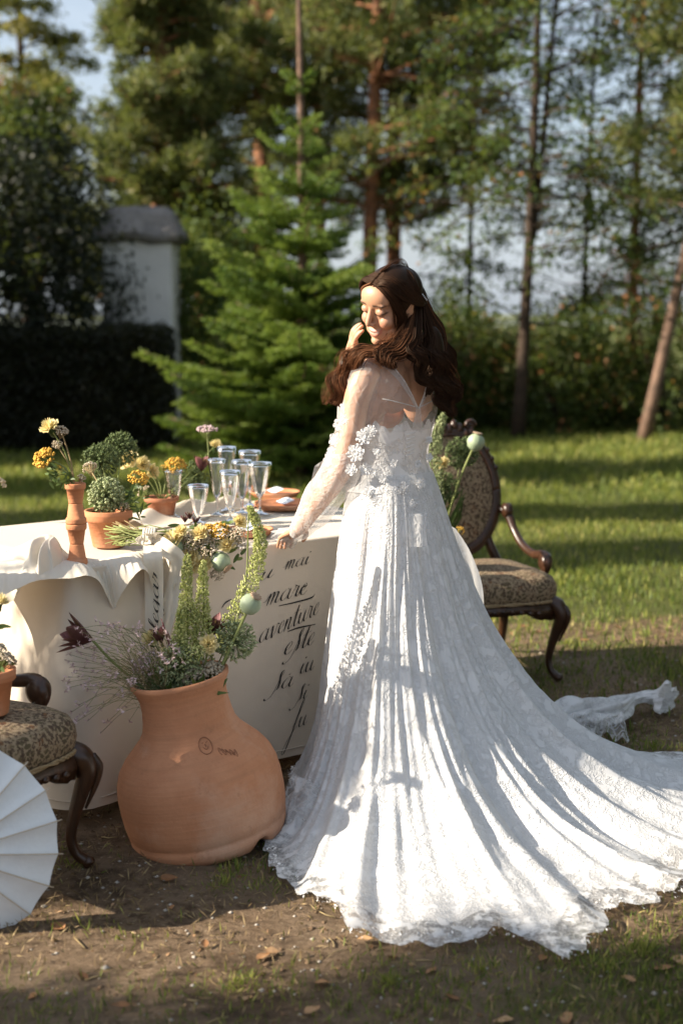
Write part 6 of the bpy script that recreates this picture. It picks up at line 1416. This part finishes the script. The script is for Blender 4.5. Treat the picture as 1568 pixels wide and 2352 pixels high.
ca_, cb_, cd_ = frame(HT - WR); U, V = np.meshgrid(u * 2 * np.pi, v, indexing='ij'); rr = .024 + .022 * V + .006 * np.sin(9 * U) * V
cf.grid(hw + (rr * np.cos(U))[..., None] * ca_ + (rr * np.sin(U) * .6)[..., None] * cb_ + (.075 * V + .010 * np.sin(7 * U) * V)[..., None] * cd_, cu=False); cf.obj('cuff_frill', M['tulle_dense'], gown)
# little wing of tulle at the elbow front
u = np.linspace(0, 1, 14); U, V = np.meshgrid(u, u, indexing='ij'); p0, p1, p2 = at(765, 1040, 4.44), at(722, 1072, 4.44), at(742, 1108, 4.44)
MB().grid(p0 + (p1 - p0) * U[..., None] * (1 - .2 * V[..., None]) + (p2 - p0) * (V * U)[..., None] + np.array([0, -.02, 0]) * np.sin(5 * U + 3 * V)[..., None]).obj('tulle_wing', M['tulle_dense'], gown)
# appliqué flowers
def lace_flower(mb, c, nrm, r, seed):
    """flat ruffled rosette of lace with round lobes and a beaded heart"""
    r_ = np.random.RandomState(seed); R = rot_from(nrm); th = np.linspace(0, 2 * np.pi, 48, endpoint=False); npt = r_.choice([5, 6, 7])
    for lay, (k, el) in enumerate([(1.0, .10), (.66, .26), (.34, .5)]):
        p_ = r_.uniform(0, 6); t = np.linspace(.08, 1, 6)[:, None]; lobe = .66 + .34 * np.abs(np.sin(npt * th / 2 + p_)) ** .6 + .03 * np.sin(5 * npt * th)
        rad = r * k * t * (1 - (1 - lobe) * t ** 2); z = r * k * (el * t ** 1.5 * .6 + .10 * np.sin(2 * npt * th + p_) * t ** 2) + .0015 * lay
        mb.grid(np.stack([rad * np.cos(th), rad * np.sin(th), z + 0 * th], -1) @ R.T + np.asarray(c), cv=True)
    mb.blobs(np.asarray(c) + R[:, 2] * r * .12 + r_.normal(0, r * .12, (6, 3)), r * .06)
spots = [(798, 960, 4.37, .030), (778, 975, 4.39, .026), (792, 1003, 4.375, .024), (770, 1010, 4.40, .030), (762, 1038, 4.41, .024), (790, 935, 4.385, .020), (780, 915, 4.41, .022), (800, 905, 4.40, .018), (835, 1003, 4.335, .034), (816, 1040, 4.335, .038), (850, 990, 4.33, .026), (838, 1078, 4.345, .026), (858, 1085, 4.34, .018), (806, 1078, 4.34, .026), (865, 1035, 4.335, .018), (752, 1060, 4.40, .022), (765, 1085, 4.39, .020),
         (925, 1120, 4.345, .026), (900, 1135, 4.345, .030), (868, 1150, 4.34, .028), (945, 1160, 4.35, .024), (905, 1175, 4.335, .030), (965, 1110, 4.36, .022), (985, 1050, 4.42, .018), (985, 1010, 4.42, .016), (880, 1200, 4.33, .026), (930, 1210, 4.33, .024), (845, 1130, 4.345, .022), (960, 1065, 4.365, .016), (905, 1065, 4.335, .018), (880, 1100, 4.335, .020)]
for i, (px, py, d_, r) in enumerate(spots):
    mb = MB(); c_ = at(px, py, d_); nrm = unit(CAMP * 0 + np.array([(px - 880) / 260.0, -.95, .1 + .02 * (i % 5)])); lace_flower(mb, c_, nrm, r * .78, 300 + i); mb.obj('lace_flower', M['lace_bodice'], gown)

# skirt and train
SC = np.array([.150, 4.525])
hem_px = [(700, 1830), (655, 1868), (622, 1905), (618, 1945), (628, 1995), (690, 2058), (745, 2082), (778, 2108), (800, 2150), (860, 2170), (930, 2190), (1000, 2178), (1060, 2184), (1120, 2170), (1170, 2160), (1215, 2172), (1262, 2200), (1308, 2226), (1345, 2195), (1385, 2140), (1408, 2100), (1470, 2088), (1568, 2062), (1720, 2010), (1850, 1930), (1880, 1850), (1760, 1785), (1568, 1756), (1480, 1748), (1400, 1738), (1330, 1712), (1270, 1668)]
hem_w = [onz(*p)[:2] for p in hem_px] + [np.array([.62, 5.02]), np.array([.42, 5.0]), np.array([.2, 4.92]), np.array([.0, 4.86]), np.array([-.1, 4.78])]
hem_w = np.array(hem_w); pol = hem_w - SC; ha = np.unwrap(np.arctan2(pol[:, 1], pol[:, 0])); hr_ = np.linalg.norm(pol, axis=1)
if ha[-1] < ha[0]: pass
NP_, NT_ = 620, 120
phi = np.linspace(-np.pi, np.pi, NP_, endpoint=False)
aa = np.mod(np.arctan2(pol[:, 1], pol[:, 0]) + np.pi, 2 * np.pi) - np.pi; od = np.argsort(aa); aw = np.concatenate([aa[od] - 2 * np.pi, aa[od], aa[od] + 2 * np.pi]); rw_ = np.tile(hr_[od], 3)
RH = np.interp(phi, aw, rw_)
def skirt(RHs, grow, hemfrac, seed, tmax=1.0, ruff=1.0):
    t = np.linspace(0, 1, NT_)[None] * tmax; R_ = RHs[:, None] * hemfrac; s = np.clip((R_ - .32) / .95, 0, 1)
    wx, wy = .135 + grow, .108 + grow            # waist ellipse in the body frame
    rel = phi - A_B; rw0 = (wx * wy / np.sqrt((wy * np.cos(rel)) ** 2 + (wx * np.sin(rel)) ** 2))[:, None]
    B_r = rw0 + .060 + .10 * s; C_r = np.minimum(.205 + .20 * s, R_ * .72); z0 = 1.055
    b0, b1, b2, b3 = (1 - t) ** 3, 3 * t * (1 - t) ** 2, 3 * t * t * (1 - t), t ** 3
    r = b0 * rw0 + b1 * B_r + b2 * C_r + b3 * R_; z = b0 * z0 + b1 * .66 + b2 * (-.02 + .03 * s) + b3 * .016
    dr = 3 * ((1 - t) ** 2 * (B_r - rw0) + 2 * t * (1 - t) * (C_r - B_r) + t * t * (R_ - C_r)); dz = 3 * ((1 - t) ** 2 * (.66 - z0) + 2 * t * (1 - t) * (-.02 + .03 * s - .66) + t * t * (.016 - (-.02 + .03 * s)))
    nl = np.sqrt(dr ** 2 + dz ** 2); nr_, nz_ = -dz / nl, dr / nl
    rs_ = np.random.RandomState(seed); disp = 0; pp = phi[:, None]
    for (k, w, sharp) in [(7, .35, 0), (10, .5, 1), (15, .70, 1), (23, .75, 1), (37, .75, 0), (61, .60, 0), (97, .40, 0)]:
        ph_ = rs_.uniform(0, 6.28); ang = k * (pp + .06 * np.sin(3 * pp + ph_) + .035 * np.sin(5.0 * t + 4 * pp + ph_) + .02 * np.sin(11 * t - 7 * pp)) + ph_ + 1.1 * np.sin(2.6 * t + ph_)
        sh = np.sin(ang) if not sharp else (1 - 2 * np.abs(np.sin(ang / 2)) ** .75 + .28)
        loc_ = .5 + .5 * np.sin(pp * rs_.uniform(1.5, 4) + rs_.uniform(0, 6) + 2.5 * t)
        a_k = np.minimum(.088 * 2 * np.pi * r / k, .027) * w * (.35 + .65 * loc_)
        disp = disp + a_k * sh
    env = smooth(t, .0, .22) * (1 - .25 * smooth(t, .9, 1.0)) * ruff
    flo = smooth(t, .55, .95); disp = disp * env * (1 - .35 * flo) + flo * .022 * env
    disp = disp + .020 * flo * wob(r * np.cos(pp) * 11, r * np.sin(pp) * 11, seed + 3, 3, 1.0) + .004 * smooth(t, .2, .5) * wob(r * np.cos(pp) * 30, r * np.sin(pp) * 30 + 25 * z, seed + 4, 3, 1.0)
    r2 = r + nr_ * disp + grow; z2 = z + nz_ * disp
    z2 = np.maximum(z2, .012 + .004 * (1 + np.sin(9 * pp + 31 * t)))
    cx_ = BC[0] - .012 * math.cos(A_B) + (SC[0] - BC[0]) * smooth(t, 0, .5); cy_ = BC[1] - .012 * math.sin(A_B) + (SC[1] - BC[1]) * smooth(t, 0, .5)
    return np.stack([cx_ + r2 * np.cos(pp), cy_ + r2 * np.sin(pp), z2], -1), t
hemj = RH * (1 + .012 * np.sin(phi * 37) + .010 * np.sin(phi * 71 + 1) + .008 * np.sin(phi * 113 + 2))
P, t_ = skirt(hemj, .006, 1.0, 4)
MB().grid(P, cu=True, c=np.repeat(smooth(t_, .80, .97), NP_, 0)).obj('lace_skirt', M['lace'], gown)
lin = RH * .90; far = smooth(-np.abs(np.mod(phi + .62 + np.pi, 2 * np.pi) - np.pi), -.30, -.12)         # the lining stops short at the right front
P, t_ = skirt(lin * (1 - .08 * far), -.008, 1.0, 4, ruff=.96)
P[..., 2] = np.maximum(P[..., 2] - .005, .008)
MB().grid(P, cu=True).obj('lining', M['satin'], gown)
# hem frill of torn lace
fr = MB(); rs = np.random.RandomState(9); k = 2600; a_ = rs.uniform(-np.pi, np.pi, k); rr = np.interp(a_, phi, hemj) * rs.uniform(.960, 1.004, k)
C = np.stack([SC[0] + rr * np.cos(a_), SC[1] + rr * np.sin(a_), rs.uniform(.012, .032, k)], -1); D = np.stack([np.cos(a_), np.sin(a_), rs.uniform(-.3, .2, k)], -1) + rs.normal(0, .5, (k, 3)) * [1, 1, .3]
fr.leaves(C, D, rs.normal(0, .5, (k, 3)) + [0, 0, 1], rs.uniform(.006, .015, k), rs.uniform(.002, .006, k)).obj('hem_frill', M['applique'], gown, kind='stuff')
# overlapping lace panel at the hip on the far right
u = np.linspace(0, 1, 40); U, V = np.meshgrid(u, u, indexing='ij')
e0 = catmull([at(1000, 1190, 4.66), at(1010, 1280, 4.68), at(1040, 1400, 4.70), at(1075, 1500, 4.72)], 40); e1 = catmull([at(1042, 1218, 4.78), at(1078, 1258, 4.80), at(1102, 1330, 4.80), at(1108, 1420, 4.78)], 40)
MB().grid(e0[:, None] * (1 - V[..., None]) + e1[:, None] * V[..., None] + np.array([.02, -.03, 0]) * (np.sin(np.pi * V) + .25 * np.sin(9 * V + 6 * U))[..., None]).obj('side_panel', M['lace'], gown)
# sash tail hanging from the waist at the back
p0 = [at(957, 1180, 4.325), at(958, 1215, 4.30), at(960, 1256, 4.285)]; ctr = catmull(p0, 14); q = np.linspace(-1, 1, 7)
MB().grid(ctr[:, None] + np.array([1.0, .15, .05]) * (q * .027)[None, :, None] + np.array([0, -.004, 0]) * np.sin(4 * q)[None, :, None]).obj('sash_tail', M['tulle_dense'], gown)
# twisted lace end lying on the grass behind
pth = catmull([onz(1235, 1690) + [0, 0, .05], onz(1330, 1672) + [0, 0, .06], onz(1400, 1668) + [0, 0, .06], onz(1450, 1640) + [0, 0, .06], onz(1500, 1635) + [0, 0, .06], onz(1535, 1640) + [0, 0, .055]], 70)
u = np.linspace(0, 1, 70)[:, None]; th = np.linspace(0, 2 * np.pi, 40, endpoint=False)[None]; rr = (.035 + .018 * np.sin(7 * u) + .02 * smooth(u, .8, 1)) * (1 + .30 * np.sin(4 * th + 9 * u) + .18 * np.sin(9 * th - 14 * u) + .12 * np.sin(31 * u + 2 * th))
T = np.gradient(pth, axis=0); sd = np.cross(T, UPV); sd /= np.linalg.norm(sd, axis=1, keepdims=True)
P = pth[:, None] + (rr * np.cos(th) * 1.35)[..., None] * sd[:, None] + (rr * np.sin(th) * .9)[..., None] * UPV; P[..., 2] = np.maximum(P[..., 2], .012)
MB().grid(P, cv=True).obj('train_end', M['lace_bodice'], gown)
u = np.linspace(0, 1, 60); v = np.linspace(0, 1, 12); U, V = np.meshgrid(u, v, indexing='ij'); e = catmull([onz(1310, 1690), onz(1370, 1690), onz(1430, 1690)], 60)
P = e[:, None] + np.array([0, -.14, 0]) * V[..., None] * (.7 + .3 * np.sin(9 * U))[..., None]; P[..., 2] = .055 * (1 - V) + .012 * np.sin(28 * U + 3 * V) + .024
MB().grid(P).obj('train_frill', M['lace_sheer'], gown)

# tulle underskirt bunched on the ground at the left of the hem
u = np.linspace(0, 1, 90); v = np.linspace(0, 1, 24); U, V = np.meshgrid(u, v, indexing='ij')
lo_ = catmull([onz(640, 1905), onz(665, 1925), onz(720, 1935), onz(790, 1940), onz(850, 1945)], 90); hi_ = catmull([at(672, 1775, 4.22), at(700, 1790, 4.18), at(745, 1800, 4.14), at(800, 1815, 4.10), at(850, 1835, 4.06)], 90)
P = hi_[:, None] * (1 - V[..., None]) + lo_[:, None] * V[..., None]; P += np.array([-.25, -.9, .3]) * (.05 * np.sin(np.pi * V) + (.016 * np.sin(22 * U + 4 * V) + .012 * np.sin(43 * U - 5 * V + 2 * np.sin(9 * U))) * (.3 + .7 * V))[..., None]; P[..., 2] = np.maximum(P[..., 2], .014)
MB().grid(P).obj('tulle_underskirt', M['lace_sheer'], gown)
